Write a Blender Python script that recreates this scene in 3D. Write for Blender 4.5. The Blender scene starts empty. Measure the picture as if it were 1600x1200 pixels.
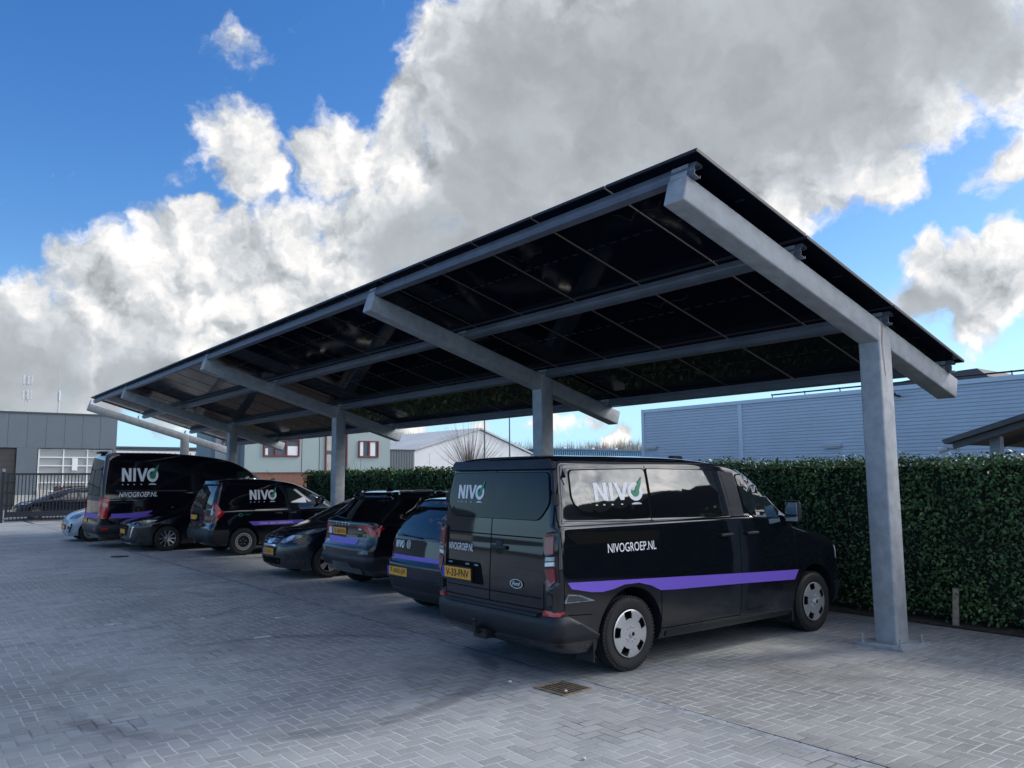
import bpy, bmesh, math, random
from mathutils import Vector, Matrix
from mathutils.bvhtree import BVHTree
from math import sin, cos, pi, radians, tan
import numpy as np
random.seed(7)
S = bpy.context.scene
COL = S.collection

# ------------------------------------------------------------------ camera
cd = bpy.data.cameras.new('camera'); cam = bpy.data.objects.new('camera', cd); COL.objects.link(cam)
S.camera = cam
PITCH, YAW, ROLL = radians(6.543), radians(37.529), radians(-0.4)
cd.sensor_width = 36; cd.lens = 36*1266/1600; cd.clip_end = 2000; cd.clip_start = .05
f0 = Vector((sin(YAW), cos(YAW), 0)); r0 = Vector((cos(YAW), -sin(YAW), 0))
fw = f0*cos(PITCH)+Vector((0, 0, sin(PITCH))); up0 = -f0*sin(PITCH)+Vector((0, 0, cos(PITCH)))
rt = r0*cos(ROLL)+up0*sin(ROLL); upv = up0*cos(ROLL)-r0*sin(ROLL)
M = Matrix((rt, upv, -fw)).transposed().to_4x4(); M.translation = (0, 0, 1.83)
cam.matrix_world = M

# ------------------------------------------------------------------ light
SUN_AZ, SUN_EL = radians(106), radians(37)      # azimuth measured from +Y towards +X
sd = Vector((sin(SUN_AZ)*cos(SUN_EL), cos(SUN_AZ)*cos(SUN_EL), sin(SUN_EL)))
ld = bpy.data.lights.new('sun', 'SUN'); ld.energy = 1.6; ld.angle = radians(12); ld.color = (1, .94, .84)
lo = bpy.data.objects.new('sun', ld); COL.objects.link(lo)
lo.rotation_euler = sd.to_track_quat('Z', 'Y').to_euler(); lo.location = (60, -40, 60)
S.view_settings.view_transform = 'Standard'; S.view_settings.look = 'None'
S.view_settings.exposure = 0.70; S.view_settings.gamma = 1
S.cycles.max_bounces = 6
S.cycles.transparent_max_bounces = 8

class G:
    """tiny node helper"""
    def __init__(s, nt): s.nt = nt; s.L = nt.links
    def n(s, t, **kw):
        nd = s.nt.nodes.new(t)
        for k, v in kw.items(): setattr(nd, k, v)
        return nd
    def put(s, inp, v):
        if isinstance(v, bpy.types.NodeSocket): s.L.new(v, inp)
        elif v is not None:
            inp.default_value = v
    def m(s, op, a, b=None, c=None, clamp=False):
        nd = s.n('ShaderNodeMath', operation=op, use_clamp=clamp)
        s.put(nd.inputs[0], a); s.put(nd.inputs[1], b)
        if c is not None: s.put(nd.inputs[2], c)
        return nd.outputs[0]
    def vm(s, op, a, b=None, sc=None):
        nd = s.n('ShaderNodeVectorMath', operation=op)
        s.put(nd.inputs[0], a); s.put(nd.inputs[1], b)
        if sc is not None: s.put(nd.inputs['Scale'], sc)
        return nd.outputs['Value'] if op in ('DISTANCE', 'DOT_PRODUCT', 'LENGTH') else nd.outputs['Vector']
    def noise(s, vec, scale, det=4, rough=.55, lac=2., dist=0., col=False):
        nd = s.n('ShaderNodeTexNoise'); s.put(nd.inputs['Vector'], vec)
        nd.inputs['Scale'].default_value = scale; nd.inputs['Detail'].default_value = det
        nd.inputs['Roughness'].default_value = rough; nd.inputs['Lacunarity'].default_value = lac
        nd.inputs['Distortion'].default_value = dist
        return nd.outputs['Color' if col else 'Fac']
    def rng(s, v, a, b, c=0., d=1., smooth=True):
        nd = s.n('ShaderNodeMapRange', interpolation_type='SMOOTHSTEP' if smooth else 'LINEAR')
        s.put(nd.inputs[0], v)
        for i, x in enumerate((a, b, c, d)): s.put(nd.inputs[1+i], x)
        return nd.outputs[0]
    def mix(s, f, a, b, bt='MIX'):
        nd = s.n('ShaderNodeMix', data_type='RGBA', blend_type=bt)
        s.put(nd.inputs[0], f); s.put(nd.inputs[6], a if not isinstance(a, tuple) else (*a, 1)[:4]); s.put(nd.inputs[7], b if not isinstance(b, tuple) else (*b, 1)[:4])
        return nd.outputs[2]

# ------------------------------------------------------------------ world
W = bpy.data.worlds.new('World'); S.world = W; W.use_nodes = True
W.node_tree.nodes.clear(); g = G(W.node_tree)
sky = g.n('ShaderNodeTexSky', sky_type='NISHITA', sun_disc=False, sun_elevation=SUN_EL, sun_rotation=SUN_AZ)
sky.air_density = 1.0; sky.dust_density = .4; sky.ozone_density = 2.5
hs = g.n('ShaderNodeHueSaturation'); hs.inputs['Saturation'].default_value = SKY_SAT = 1.33; hs.inputs['Hue'].default_value = .508
hs.inputs['Value'].default_value = 1.08
g.L.new(sky.outputs[0], hs.inputs['Color'])
d0 = g.vm('NORMALIZE', g.n('ShaderNodeTexCoord').outputs['Generated'])
sep = g.n('ShaderNodeSeparateXYZ'); g.L.new(d0, sep.inputs[0]); dz = sep.outputs[2]
w1 = g.vm('SCALE', g.vm('SUBTRACT', g.noise(d0, 7., 5, .6, col=True), (.5, .5, .5)), sc=.11)
w2 = g.vm('SCALE', g.vm('SUBTRACT', g.noise(d0, 22., 5, .6, col=True), (.5, .5, .5)), sc=.035)
dw = g.vm('ADD', g.vm('ADD', d0, w1), w2)
CL = [(17.9,28.5,.030,.34),(17.1,22.3,.041,.9),(18.8,20.9,.049,1),(22.9,21.8,.04,1),(25.1,22.0,.059,1.1),(28.3,21.4,.06,1),(31.3,25.0,.046,1.15),(30.1,22.7,.045,1),(32.9,29.6,.065,.9),(36.7,26.1,.097,1.1),(40.6,29.6,.115,1.2),(47.1,27.3,.154,1.3),(55.2,26.1,.143,1.3),(61.6,27.3,.12,1.3),(67.3,26.8,.089,1.2),(70.7,24.2,.059,1.1),(65.6,23.2,.065,1.1),(61.2,22.1,.075,1.1),(63.8,19.0,.043,.9),(58.3,20.6,.079,1.1),(51.5,21.3,.139,1.2),(42.3,22.3,.126,1.2),(35.8,19.9,.115,1.1),(30.2,18.1,.084,1),(26.6,17.5,.068,1),(39.5,17.3,.108,1.1),(33.0,14.6,.094,1),(14.3,15.1,.047,1),(15.9,16.7,.031,1),(8.7,14.4,.028,.75),(11.0,12.5,.062,1),(14.4,12.4,.076,1.1),(18.4,13.6,.079,1.1),(22.2,15.1,.074,1),(23.0,16.9,.044,.8),(18.3,16.9,.028,.7),(20.6,11.6,.096,1.1),(15.8,8.8,.099,1.1),(10.0,9.2,.078,1),(6.3,10,.05,.9),(6.3,7.0,.066,1),(10.2,6.4,.064,1),(4.1,6.5,.06,.9),(26.6,13.6,.069,1),(65.3,13.6,.031,1),(67.5,13.7,.032,1.1),(69.6,13.8,.034,1.1),(67.0,11.4,.055,1.1),(69.7,11.1,.05,1.1),(64.8,10.9,.037,.9),(67.5,9.0,.041,.9),(70.2,18.7,.032,1),(40.7,3.4,.024,.9),(42.3,3.6,.022,.8),(44.5,2.6,.023,.9),(30.7,3.4,.047,.8),(35,2.9,.04,.8),(8.5,4.3,.04,.6),(138,9,.34,.75),(118,14,.16,.6)]
def dirv(a, e):
    a, e = radians(a), radians(e); return (sin(a)*cos(e), cos(a)*cos(e), sin(e))
fld = None
for a, e, r, w in CL:
    v = g.m('MULTIPLY_ADD', g.vm('DISTANCE', dw, dirv(a, e)), -w/(r*1.22), w)
    fld = v if fld is None else g.m('MAXIMUM', fld, v)
# behind the camera: noise cloud, thinned leftward, plus hand-placed banks for the van's reflection
behind = g.m('MULTIPLY', g.rng(g.vm('DOT_PRODUCT', d0, dirv(37.5, 10)), .70, .55), g.rng(g.vm('DOT_PRODUCT', d0, dirv(125, 20)), -.45, .25, .22, 1.))
nb = g.m('MULTIPLY', g.m('SUBTRACT', g.noise(d0, 3.2, 5, .55), .43), 5.)
fld = g.m('MAXIMUM', fld, g.m('MULTIPLY', g.m('MAXIMUM', nb, 0), behind))
fn = g.noise(dw, 16., 8, .58)
dens = g.m('ADD', fld, g.m('MULTIPLY', g.m('SUBTRACT', fn, .5), 1.15))
cover = g.rng(dens, .13, .52)
# relief: compare density toward the light (up and right)
lt = Vector(dirv(100, 50))*.022
fn2 = g.noise(g.vm('ADD', dw, tuple(lt)), 16., 8, .58)
fs1 = g.noise(dw, 11., 3, .5); fs2 = g.noise(g.vm('ADD', dw, tuple(lt)), 11., 3, .5)
rel = g.m('ADD', g.m('MULTIPLY', g.m('SUBTRACT', fn, fn2), 1.5), g.m('MULTIPLY', g.m('SUBTRACT', fs1, fs2), 2.2))
GR = [(40.0,24.9,.15),(49.4,26.7,.18),(58.2,26.4,.15),(46.9,18.7,.15),(35.3,20.3,.06),(38.5,16.0,.12),(67.3,26.1,.08),(65.1,9.8,.04),(6.0,5.4,.07),(13.1,5.8,.06),(31.2,16.0,.07),(22,6.5,.06)]
gf = None
for a, e, r in GR:
    v = g.m('MULTIPLY_ADD', g.vm('DISTANCE', dw, dirv(a, e)), -1./(r*1.15), 1.)
    gf = v if gf is None else g.m('MAXIMUM', gf, v)
gray = g.rng(g.m('ADD', gf, g.m('MULTIPLY', g.m('SUBTRACT', g.noise(dw, 9., 6, .55), .5), .6)), -.08, .55)
thick = g.rng(dens, .45, 1.6)
lum = g.m('ADD', g.m('MULTIPLY_ADD', gray, -.28, .76), g.m('MULTIPLY', rel, g.m('MULTIPLY_ADD', gray, -.66, .78)))
lum = g.m('SUBTRACT', lum, g.m('MULTIPLY', thick, .10))
lum = g.m('MAXIMUM', lum, .34); lum = g.m('MINIMUM', lum, 1.02)
# clouds on the sun side, right rear, are brightened for the van's reflection
sg = g.m('POWER', g.m('MAXIMUM', g.vm('DOT_PRODUCT', d0, dirv(138, 22)), 0), 6.)
ccol = g.mix(gray, (.90, .95, 1.0), (.86, .93, 1.0))
ccol = g.mix(g.rng(lum, .55, .95), ccol, (1, .98, .965))
K = 6.9
ccol = g.vm('SCALE', ccol, sc=g.m('MULTIPLY', g.m('MULTIPLY', lum, K), g.m('MULTIPLY_ADD', sg, 4.6, 1.)))
hz = g.rng(dz, -.02, .24, 1., 0.)
skyc = g.mix(g.m('MULTIPLY', hz, .85), hs.outputs[0], (2.6, 5.2, 7.6))
final = g.mix(cover, skyc, ccol)
bg = g.n('ShaderNodeBackground'); bg.inputs[1].default_value = .1; g.L.new(final, bg.inputs[0])
wo = g.n('ShaderNodeOutputWorld'); g.L.new(bg.outputs[0], wo.inputs[0])
W.cycles.sampling_method = 'MANUAL'; W.cycles.sample_map_resolution = 512

# ------------------------------------------------------------------ materials
def mat(name, col, rough=.5, metal=0., spec=.5, coat=0., ior=1.5, var=0., vs=3., bump=0., bs=30., emit=None, stretch=None):
    m = bpy.data.materials.new(name); m.use_nodes = True
    b = m.node_tree.nodes['Principled BSDF']; q = G(m.node_tree)
    b.inputs['Base Color'].default_value = (*col, 1); b.inputs['Roughness'].default_value = rough
    b.inputs['Metallic'].default_value = metal; b.inputs['Specular IOR Level'].default_value = spec
    b.inputs['Coat Weight'].default_value = coat; b.inputs['Coat Roughness'].default_value = .02; b.inputs['IOR'].default_value = ior
    tc = q.n('ShaderNodeTexCoord').outputs['Object']
    if stretch: tc = q.vm('MULTIPLY', tc, stretch)
    if var:
        f = q.rng(q.noise(tc, vs, 6, .65), .3, .7)
        q.L.new(q.mix(f, tuple(c*(1-var) for c in col), tuple(min(1, c*(1+var)) for c in col)), b.inputs['Base Color'])
        q.L.new(q.m('MULTIPLY_ADD', f, .12, rough-.06), b.inputs['Roughness'])
    if bump:
        bp = q.n('ShaderNodeBump'); bp.inputs['Strength'].default_value = bump; bp.inputs['Distance'].default_value = .01
        q.L.new(q.noise(tc, bs, 5, .6), bp.inputs['Height']); q.L.new(bp.outputs[0], b.inputs['Normal'])
    return m

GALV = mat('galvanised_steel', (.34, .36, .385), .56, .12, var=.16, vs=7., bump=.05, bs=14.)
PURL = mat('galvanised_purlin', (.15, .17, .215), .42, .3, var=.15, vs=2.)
PANEL = mat('panel_glass', (.004, .006, .013), .06, 0, .12, ior=1.2)
FRAME = mat('panel_frame', (.02, .021, .024), .4, .2)
CELLM = mat('panel_busbar', (.05, .06, .08), .3, .5)
BLACK = mat('black_paint', (.004, .005, .009), .06, 0, .5, coat=.45)
DKBLUE = mat('dark_blue_black_paint', (.006, .008, .018), .08, 0, .5, coat=.35)
SILVERBL = mat('pale_blue_paint', (.42, .50, .60), .25, .2, .5, coat=.8)
GREYP = mat('grey_paint', (.035, .04, .05), .2, .3, .5, coat=1.)
PLAST = mat('matt_black_plastic', (.008, .010, .016), .5, var=.2, vs=8)
SEAM = mat('panel_gap', (.0015, .0015, .002), .7, spec=.1)
GLASS = mat('tinted_glass', (.003, .004, .005), .03, 0, .5, ior=1.9)
GLASSC = mat('clear_cabin_glass', (.014, .022, .022), .03, 0, .5, ior=1.6)
GLASSR = mat('rear_privacy_glass', (.003, .004, .008), .04, 0, .5, ior=1.42)
RUB = mat('rubber', (.014, .014, .015), .75, var=.3, vs=20, bump=.2, bs=60)
SILV = mat('silver_wheel', (.55, .56, .58), .3, .6, coat=.4)
ALLOY = mat('machined_alloy', (.6, .61, .63), .22, .9)
DARKM = mat('dark_metal', (.02, .02, .022), .5, .3)
CHROME = mat('chrome', (.8, .8, .82), .08, 1.)
REDL = mat('red_lens', (.42, .006, .012), .12, coat=1.)
REDD = mat('dark_red_lens', (.19, .012, .022), .12, coat=1.)
CLEAR = mat('clear_lens', (.20, .24, .28), .10, .5, coat=1., var=.5, vs=18)
LAMPW = mat('pale_reflector', (.75, .8, .85), .15, .6, coat=1.)
WHITE = mat('white_vinyl', (.78, .79, .82), .4)
GREEN = mat('green_vinyl', (.01, .22, .11), .4)
PURP = mat('purple_vinyl', (.17, .10, .56), .35)
YEL = mat('plate_yellow', (.80, .36, .02), .4)
BLU = mat('plate_blue', (.01, .04, .45), .4)
BLKV = mat('black_print', (.01, .01, .01), .5)
REDF = mat('red_window_frame', (.17, .028, .032), .5)
ASTRIP = mat('rust_stain', (.28, .22, .17), .6, .1)

def dusty(m):
    # road film on the lowest part of the bodywork
    q = G(m.node_tree); b = m.node_tree.nodes['Principled BSDF']; c0 = tuple(b.inputs['Base Color'].default_value)[:3]
    tc = q.n('ShaderNodeTexCoord').outputs['Object']; sp = q.n('ShaderNodeSeparateXYZ'); q.L.new(tc, sp.inputs[0])
    f = q.m('MULTIPLY', q.rng(sp.outputs[2], .80, .22), q.rng(q.noise(tc, 3.5, 6, .65), .28, .72))
    q.L.new(q.mix(q.m('MULTIPLY', f, .7), c0, (.042, .042, .045)), b.inputs['Base Color'])
    q.L.new(q.m('MULTIPLY_ADD', f, .35, b.inputs['Roughness'].default_value), b.inputs['Roughness'])
for m_ in (BLACK, DKBLUE, SILVERBL): dusty(m_)
# ------------------------------------------------------------------ mesh helpers
def tag(o, label=None, cat=None, group=None, kind=None):
    if label: o['label'] = label
    if cat: o['category'] = cat
    if group: o['group'] = group
    if kind: o['kind'] = kind
    return o
def link(name, me, m, parent=None, smooth=False):
    o = bpy.data.objects.new(name, me); COL.objects.link(o)
    if m is not None:
        for k in (m if isinstance(m, (list, tuple)) else [m]): me.materials.append(k)
    if parent is not None: o.parent = parent
    if smooth:
        for p in me.polygons: p.use_smooth = True
    return o
def pyobj(name, vs, fs, m, parent=None, smooth=False):
    me = bpy.data.meshes.new(name); me.from_pydata([tuple(v) for v in vs], [], fs); me.update()
    return link(name, me, m, parent, smooth)
def bmobj(name, bm, m, parent=None, smooth=False, angle=None):
    me = bpy.data.meshes.new(name); bmesh.ops.recalc_face_normals(bm, faces=bm.faces); bm.to_mesh(me); bm.free()
    o = link(name, me, m, parent, smooth)
    if angle:
        for p in me.polygons: p.use_smooth = True
        me.set_sharp_from_angle(angle=radians(angle))
    return o
def empty(name, loc, rz=0, label=None, cat=None, group=None):
    o = bpy.data.objects.new(name, None); COL.objects.link(o); o.location = loc; o.rotation_euler = (0, 0, rz)
    o.empty_display_size = .2
    return tag(o, label, cat, group)
def abox(bm, x0, x1, y0, y1, z0, z1, bev=0., mx=None, seg=1):
    r = bmesh.ops.create_cube(bm, size=1)
    bmesh.ops.scale(bm, vec=(x1-x0, y1-y0, z1-z0), verts=r['verts'])
    bmesh.ops.translate(bm, vec=((x0+x1)/2, (y0+y1)/2, (z0+z1)/2), verts=r['verts'])
    vs = r['verts']
    if bev:
        es = list({e for v in vs for e in v.link_edges})
        rr = bmesh.ops.bevel(bm, geom=es, offset=bev, segments=seg, profile=.5, affect='EDGES')
        vs = list({v for f in rr['faces'] for v in f.verts})
    if mx is not None: bmesh.ops.transform(bm, matrix=mx, verts=list(set(vs)))
    return vs
def box(name, x0, x1, y0, y1, z0, z1, m, parent=None, bev=0., seg=1):
    bm = bmesh.new(); abox(bm, x0, x1, y0, y1, z0, z1, bev, None, seg); return bmobj(name, bm, m, parent)
def cyl(bm, p, q, r0_, r1_=None, n=12, cap=True):
    p = Vector(p); q = Vector(q); d = q-p; r1_ = r0_ if r1_ is None else r1_
    mx = Matrix.Translation((p+q)/2) @ d.to_track_quat('Z', 'Y').to_matrix().to_4x4()
    bmesh.ops.create_cone(bm, cap_ends=cap, segments=n, radius1=r0_, radius2=r1_, depth=d.length, matrix=mx)
def prism(bm, pts, y0, y1, axis='Y'):
    """extrude a closed 2D outline (a,b) along an axis"""
    def P(a, b, t): return (a, t, b) if axis == 'Y' else ((t, a, b) if axis == 'X' else (a, b, t))
    A = [bm.verts.new(P(a, b, y0)) for a, b in pts]; B = [bm.verts.new(P(a, b, y1)) for a, b in pts]
    bm.faces.new(A); bm.faces.new(B[::-1])
    for i in range(len(pts)):
        j = (i+1) % len(pts); bm.faces.new((A[i], B[i], B[j], A[j]))
def text2d(s, size=1., shear=0., off=0., space=1., align='LEFT'):
    c = bpy.data.curves.new('t', 'FONT'); c.body = s; c.size = size; c.shear = shear; c.offset = off; c.space_character = space
    c.align_x = align; c.fill_mode = 'FRONT'; c.resolution_u = 3
    o = bpy.data.objects.new('t', c); COL.objects.link(o)
    bpy.context.view_layer.update()
    dg = bpy.context.evaluated_depsgraph_get(); me = o.evaluated_get(dg).to_mesh()
    vs = [(v.co.x, v.co.y) for v in me.vertices]; fs = [tuple(p.vertices) for p in me.polygons]
    o.evaluated_get(dg).to_mesh_clear()
    bpy.data.objects.remove(o); bpy.data.curves.remove(c)
    return vs, fs
def fit2d(t, w, h=None):
    vs, fs = t; x0 = min(v[0] for v in vs); x1 = max(v[0] for v in vs); y0 = min(v[1] for v in vs); y1 = max(v[1] for v in vs)
    k = w/(x1-x0); k2 = h/(y1-y0) if h else k
    return [((v[0]-x0)*k, (v[1]-y0)*k2) for v in vs], fs
def at2d(t, dx, dy): return [(v[0]+dx, v[1]+dy) for v in t[0]], t[1]
def poly2d(pts): return list(pts), [tuple(range(len(pts)))]
def join2d(*ts):
    V, F = [], []
    for v, f in ts:
        n = len(V); V += list(v); F += [tuple(i+n for i in q) for q in f]
    return V, F
# ------------------------------------------------------------------ ground
def paving_mat(name, rot, tint, dark=0.0):
    m = bpy.data.materials.new(name); m.use_nodes = True; q = G(m.node_tree); b = m.node_tree.nodes['Principled BSDF']
    pos = q.n('ShaderNodeNewGeometry').outputs['Position']
    mp = q.n('ShaderNodeMapping'); q.L.new(pos, mp.inputs[0]); mp.inputs['Rotation'].default_value = (0, 0, rot)
    mp.inputs['Scale'].default_value = (1/.105, 1/.105, 1)
    wob = q.vm('SCALE', q.vm('SUBTRACT', q.noise(pos, 2.2, 2, .5, col=True), (.5, .5, .5)), sc=.5)
    sp = q.n('ShaderNodeSeparateXYZ'); q.L.new(q.vm('ADD', mp.outputs[0], wob), sp.inputs[0])
    x, y = sp.outputs[0], sp.outputs[1]
    i = q.m('FLOOR', x); j = q.m('FLOOR', y); fx = q.m('SUBTRACT', x, i); fy = q.m('SUBTRACT', y, j)
    k = q.m('FLOORED_MODULO', q.m('SUBTRACT', i, j), 4.)
    is_ = [q.m('COMPARE', k, float(t), .5) for t in range(4)]
    e = q.m('MINIMUM', q.m('ADD', fx, is_[1]), q.m('ADD', q.m('SUBTRACT', 1., fx), is_[0]))
    e2 = q.m('MINIMUM', q.m('ADD', fy, is_[2]), q.m('ADD', q.m('SUBTRACT', 1., fy), is_[3]))
    e = q.m('MINIMUM', e, e2)
    # joints are ragged
    e = q.m('ADD', e, q.m('MULTIPLY', q.m('SUBTRACT', q.noise(pos, 60, 3, .6), .5), .06))
    cb = q.n('ShaderNodeCombineXYZ'); q.put(cb.inputs[0], q.m('SUBTRACT', i, is_[1])); q.put(cb.inputs[1], q.m('SUBTRACT', j, is_[2]))
    wn = q.n('ShaderNodeTexWhiteNoise'); q.L.new(cb.outputs[0], wn.inputs['Vector'])
    rnd = wn.outputs['Value']
    patch = q.noise(pos, .34, 6, .6); p2 = q.noise(pos, 1.7, 6, .65, dist=.6)
    grime = q.rng(patch, .36, .64)
    base = q.mix(rnd, tuple(c*.68 for c in tint), tuple(c*1.25 for c in tint))
    base = q.mix(q.rng(q.noise(pos, 160, 3, .7), .3, .75), base, tuple(c*1.35 for c in tint))
    base = q.mix(q.m('MULTIPLY', grime, .52), base, tuple(c*.42 for c in tint))
    base = q.mix(q.m('MULTIPLY', q.rng(p2, .46, .70), .38), base, (.36, .36, .36))
    # sandy joints, in places washed out and dark
    sand = q.rng(q.noise(pos, .55, 5, .6), .36, .50)
    jcol = q.mix(sand, (.05, .052, .06), (.50, .52, .54))
    jm = q.rng(e, .035, .10, 1., 0.)
    jm = q.m('MULTIPLY', jm, q.m('MULTIPLY_ADD', q.rng(q.noise(pos, 4.5, 3, .6), .35, .6), .52, .22))
    colr = q.mix(jm, base, jcol)
    # tyre smears: long dark arcs on the stones where cars turn in
    def arc(cx, cy, r, w, s):
        dd = q.vm('DISTANCE', q.vm('ADD', q.vm('MULTIPLY', pos, (1, 1, 0)), q.vm('SCALE', q.vm('SUBTRACT', q.noise(pos, .5, 2, .5, col=True), (.5, .5, .5)), sc=.25)), (cx, cy, 0))
        a_ = q.rng(q.m('ABSOLUTE', q.m('SUBTRACT', dd, r)), w*.4, w, 1., 0.)
        return q.m('MULTIPLY', a_, q.m('MULTIPLY', q.rng(q.noise(pos, .8, 4, .6), .42, .62), s))
    for a_ in ((.3, 12.8, 3.9, .12, .18), (1.5, 15., 4.2, .15, .2), (3.1, 7.6, 1.9, .13, .38)):
        colr = q.mix(arc(*a_), colr, (.025, .026, .03))
    if dark: colr = q.mix(dark, colr, (.03, .03, .035))
    q.L.new(colr, b.inputs['Base Color'])
    q.put(b.inputs['Roughness'], q.m('MULTIPLY_ADD', q.rng(p2, .3, .7), .25, .55))
    b.inputs['Specular IOR Level'].default_value = .35
    bp = q.n('ShaderNodeBump'); bp.inputs['Strength'].default_value = .55; bp.inputs['Distance'].default_value = .006
    hgt = q.m('ADD', q.rng(e, .02, .13), q.m('MULTIPLY', q.noise(pos, 90, 4, .6), .35))
    hgt = q.m('ADD', hgt, q.m('MULTIPLY', rnd, .5))
    q.L.new(hgt, bp.inputs['Height']); q.L.new(bp.outputs[0], b.inputs['Normal'])
    return m
PAVE = paving_mat('concrete_block_paving', radians(0), (.285, .300, .303))
PAVE2 = paving_mat('parking_bay_paving', radians(90), (.275, .280, .275))
def sheet(name, x0, x1, y0, y1, z, m, nx=1, ny=1):
    return tag(pyobj(name, [(x0, y0, z), (x1, y0, z), (x1, y1, z), (x0, y1, z)], [(0, 1, 2, 3)], m), kind='structure')
FARG = mat('far_ground', (.045, .05, .04), .9, var=.3, vs=.05)
sheet('ground', -500, 500, -300, 700, -.06, FARG)
sheet('yard_paving', -40, 5.03, -40, 43.0, -.004, PAVE)
sheet('parking_bay_paving', 5.13, 10.25, -40, 43.0, -.004, PAVE2)
# the gutter: rows of blocks laid lengthwise
bm = bmesh.new(); y = -6.
rg = random.Random(3)
CURB = mat('gutter_blocks', (.24, .26, .29), .8, var=.3, vs=6, bump=.3, bs=60)
while y < 40:
    l = .205
    dzz = rg.uniform(-.0045, -.001)
    abox(bm, 5.034, 5.126, y+.004, y+l-.004, -.08, -.003+dzz, .004)
    y += l
tag(bmobj('gutter', bm, CURB), kind='structure')
SOIL = mat('soil_and_leaf_litter', (.06, .045, .035), .95, var=.5, vs=9, bump=1., bs=25)
sheet('soil_strip', 10.25, 12.2, -40, 44, .006, SOIL)
BED = mat('planting_bed_litter', (.040, .034, .024), .95, var=.6, vs=3, bump=1., bs=8)
sheet('planting_bed', 12.2, 41.9, -40, 59, .006, BED)
DIRT = mat('road_beyond_gate', (.20, .20, .19), .9, var=.2, vs=.6)
sheet('road', -40, 30, 43.0, 60, -.006, DIRT)
# painted marker stones between the bays
PAINT = mat('worn_white_marking', (.40, .42, .44), .7, var=.35, vs=12)
k = 0
for (x, y) in [(5.49,16.51),(6.35,16.36),(5.51,13.84),(6.35,13.69),(2.42,11.53),(4.3,10.65),(3.59,9.48),(3.36,11.24),(5.34,21.49),(7.28,21.15)]:
    bm = bmesh.new(); abox(bm, x-.10, x+.10, y-.03, y+.03, -.03, .0035, .003)
    tag(bmobj('bay_marking', bm, PAINT), kind='structure')
# drain grating and round cover
dr = empty('drain_grating', (4.79, 5.54, 0), radians(4), 'rusty square drain grating set in the paving behind the nearest van', 'drain')
RUST = mat('rusty_iron', (.17, .13, .09), .7, .3, var=.4, vs=14)
bm = bmesh.new()
for a, b_, c, d in ((-.18, .18, -.19, -.165), (-.18, .18, .165, .19), (-.18, -.155, -.165, .165), (.155, .18, -.165, .165)): abox(bm, a, b_, c, d, -.03, .006, .003)
bmobj('frame', bm, RUST, dr)
bm = bmesh.new()
for i in range(7):
    x = -.135+i*.045; abox(bm, x-.011, x+.011, -.165, .165, -.025, .003, .003)
bmobj('grate', bm, RUST, dr)
box('sump', -.155, .155, -.165, .165, -.031, -.0022, SEAM, dr)
bm = bmesh.new(); cyl(bm, (0, 0, -.02), (0, 0, .006), .2, n=32)
o = bmobj('manhole_cover', bm, DARKM); o.location = (4.55, 21.4, 0); tag(o, 'small round dark iron cover in the paving near the black hatchback', 'manhole cover')

# ------------------------------------------------------------------ carport
cp = empty('solar_carport', (8.7, 17.7, 0), 0, 'long galvanised steel carport roofed with dark solar panels over the parked vehicles', 'carport')
cp.location = (0, 0, 0)
SL = (2.996-4.491)/(10.477-5.478); TH = math.atan(SL)
BX0, BZ0, BX1 = 5.478, 4.491, 10.477
LEN = (BX1-BX0)/cos(TH)
RY = Matrix.Translation((BX0, 0, BZ0)) @ Matrix.Rotation(-TH, 4, 'Y')   # slope frame: x down the slope, z normal
def slope_z(x, off=0): return BZ0+(x-BX0)*SL+off
YB = [4.548, 10.415, 18.277, 26.063, 31.338]
BW = .238
PLX = (.04, 1.70, 3.42, 4.935)     # purlins, measured down the slope
for i, y in enumerate(YB):
    bm = bmesh.new(); abox(bm, 0, LEN, y, y+BW, -.25, 0, .018, None, 3); bmesh.ops.transform(bm, matrix=RY, verts=bm.verts)
    bmobj('beam', bm, GALV, cp, angle=40)
    px, pw = 8.614, .262
    bm = bmesh.new()
    yn = y-.004
    abox(bm, px, px+pw, yn, y+BW+.006, .02, 2.7, .02, None, 3)
    for v in bm.verts:
        if v.co.z > 2: v.co.z = slope_z(v.co.x) - (.03 if v.co.y < y+.03 else .24) - (2.7-v.co.z)
    bmobj('post', bm, GALV, cp, angle=40)
    bpz = empty('x', (0, 0, 0)) if False else None
    bm = bmesh.new(); abox(bm, px-.16, px+pw+.16, y-.15, y+BW+.15, -.01, .030, .004)
    bp_ = bmobj('base_plate', bm, GALV, cp)
    for sx in (px-.10, px+pw+.10):
        for sy in (y-.09, y+BW+.09):
            bm = bmesh.new(); cyl(bm, (sx, sy, .03), (sx, sy, .115), .012, n=8); cyl(bm, (sx, sy, .03), (sx, sy, .05), .022, n=6)
            bmobj('anchor_bolt', bm, GALV, bp_)
    # weld stain at the post head
    if i == 0:
        vs = [(8.60+.262*.3, yn-.002, slope_z(8.70)-.03), (8.72, yn-.002, slope_z(8.72)-.03), (8.70, yn-.002, slope_z(8.7)-.17), (8.685, yn-.002, slope_z(8.7)-.26), (8.72, yn-.002, slope_z(8.7)-.62), (8.70, yn-.002, slope_z(8.7)-.62), (8.655, yn-.002, slope_z(8.7)-.25)]
        pyobj('weld_seam', vs, [(0, 1, 2, 3, 4, 5, 6)], ASTRIP, cp)
    for s in PLX:
        bm = bmesh.new(); abox(bm, s-.035, s-.027, y+.02, y+BW-.02, -.002, .125, .002)
        abox(bm, s-.027, s+.08, y+.02, y+BW-.02, -.002, .006)
        bmesh.ops.transform(bm, matrix=RY, verts=bm.verts); bmobj('bracket', bm, GALV, cp)
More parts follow.
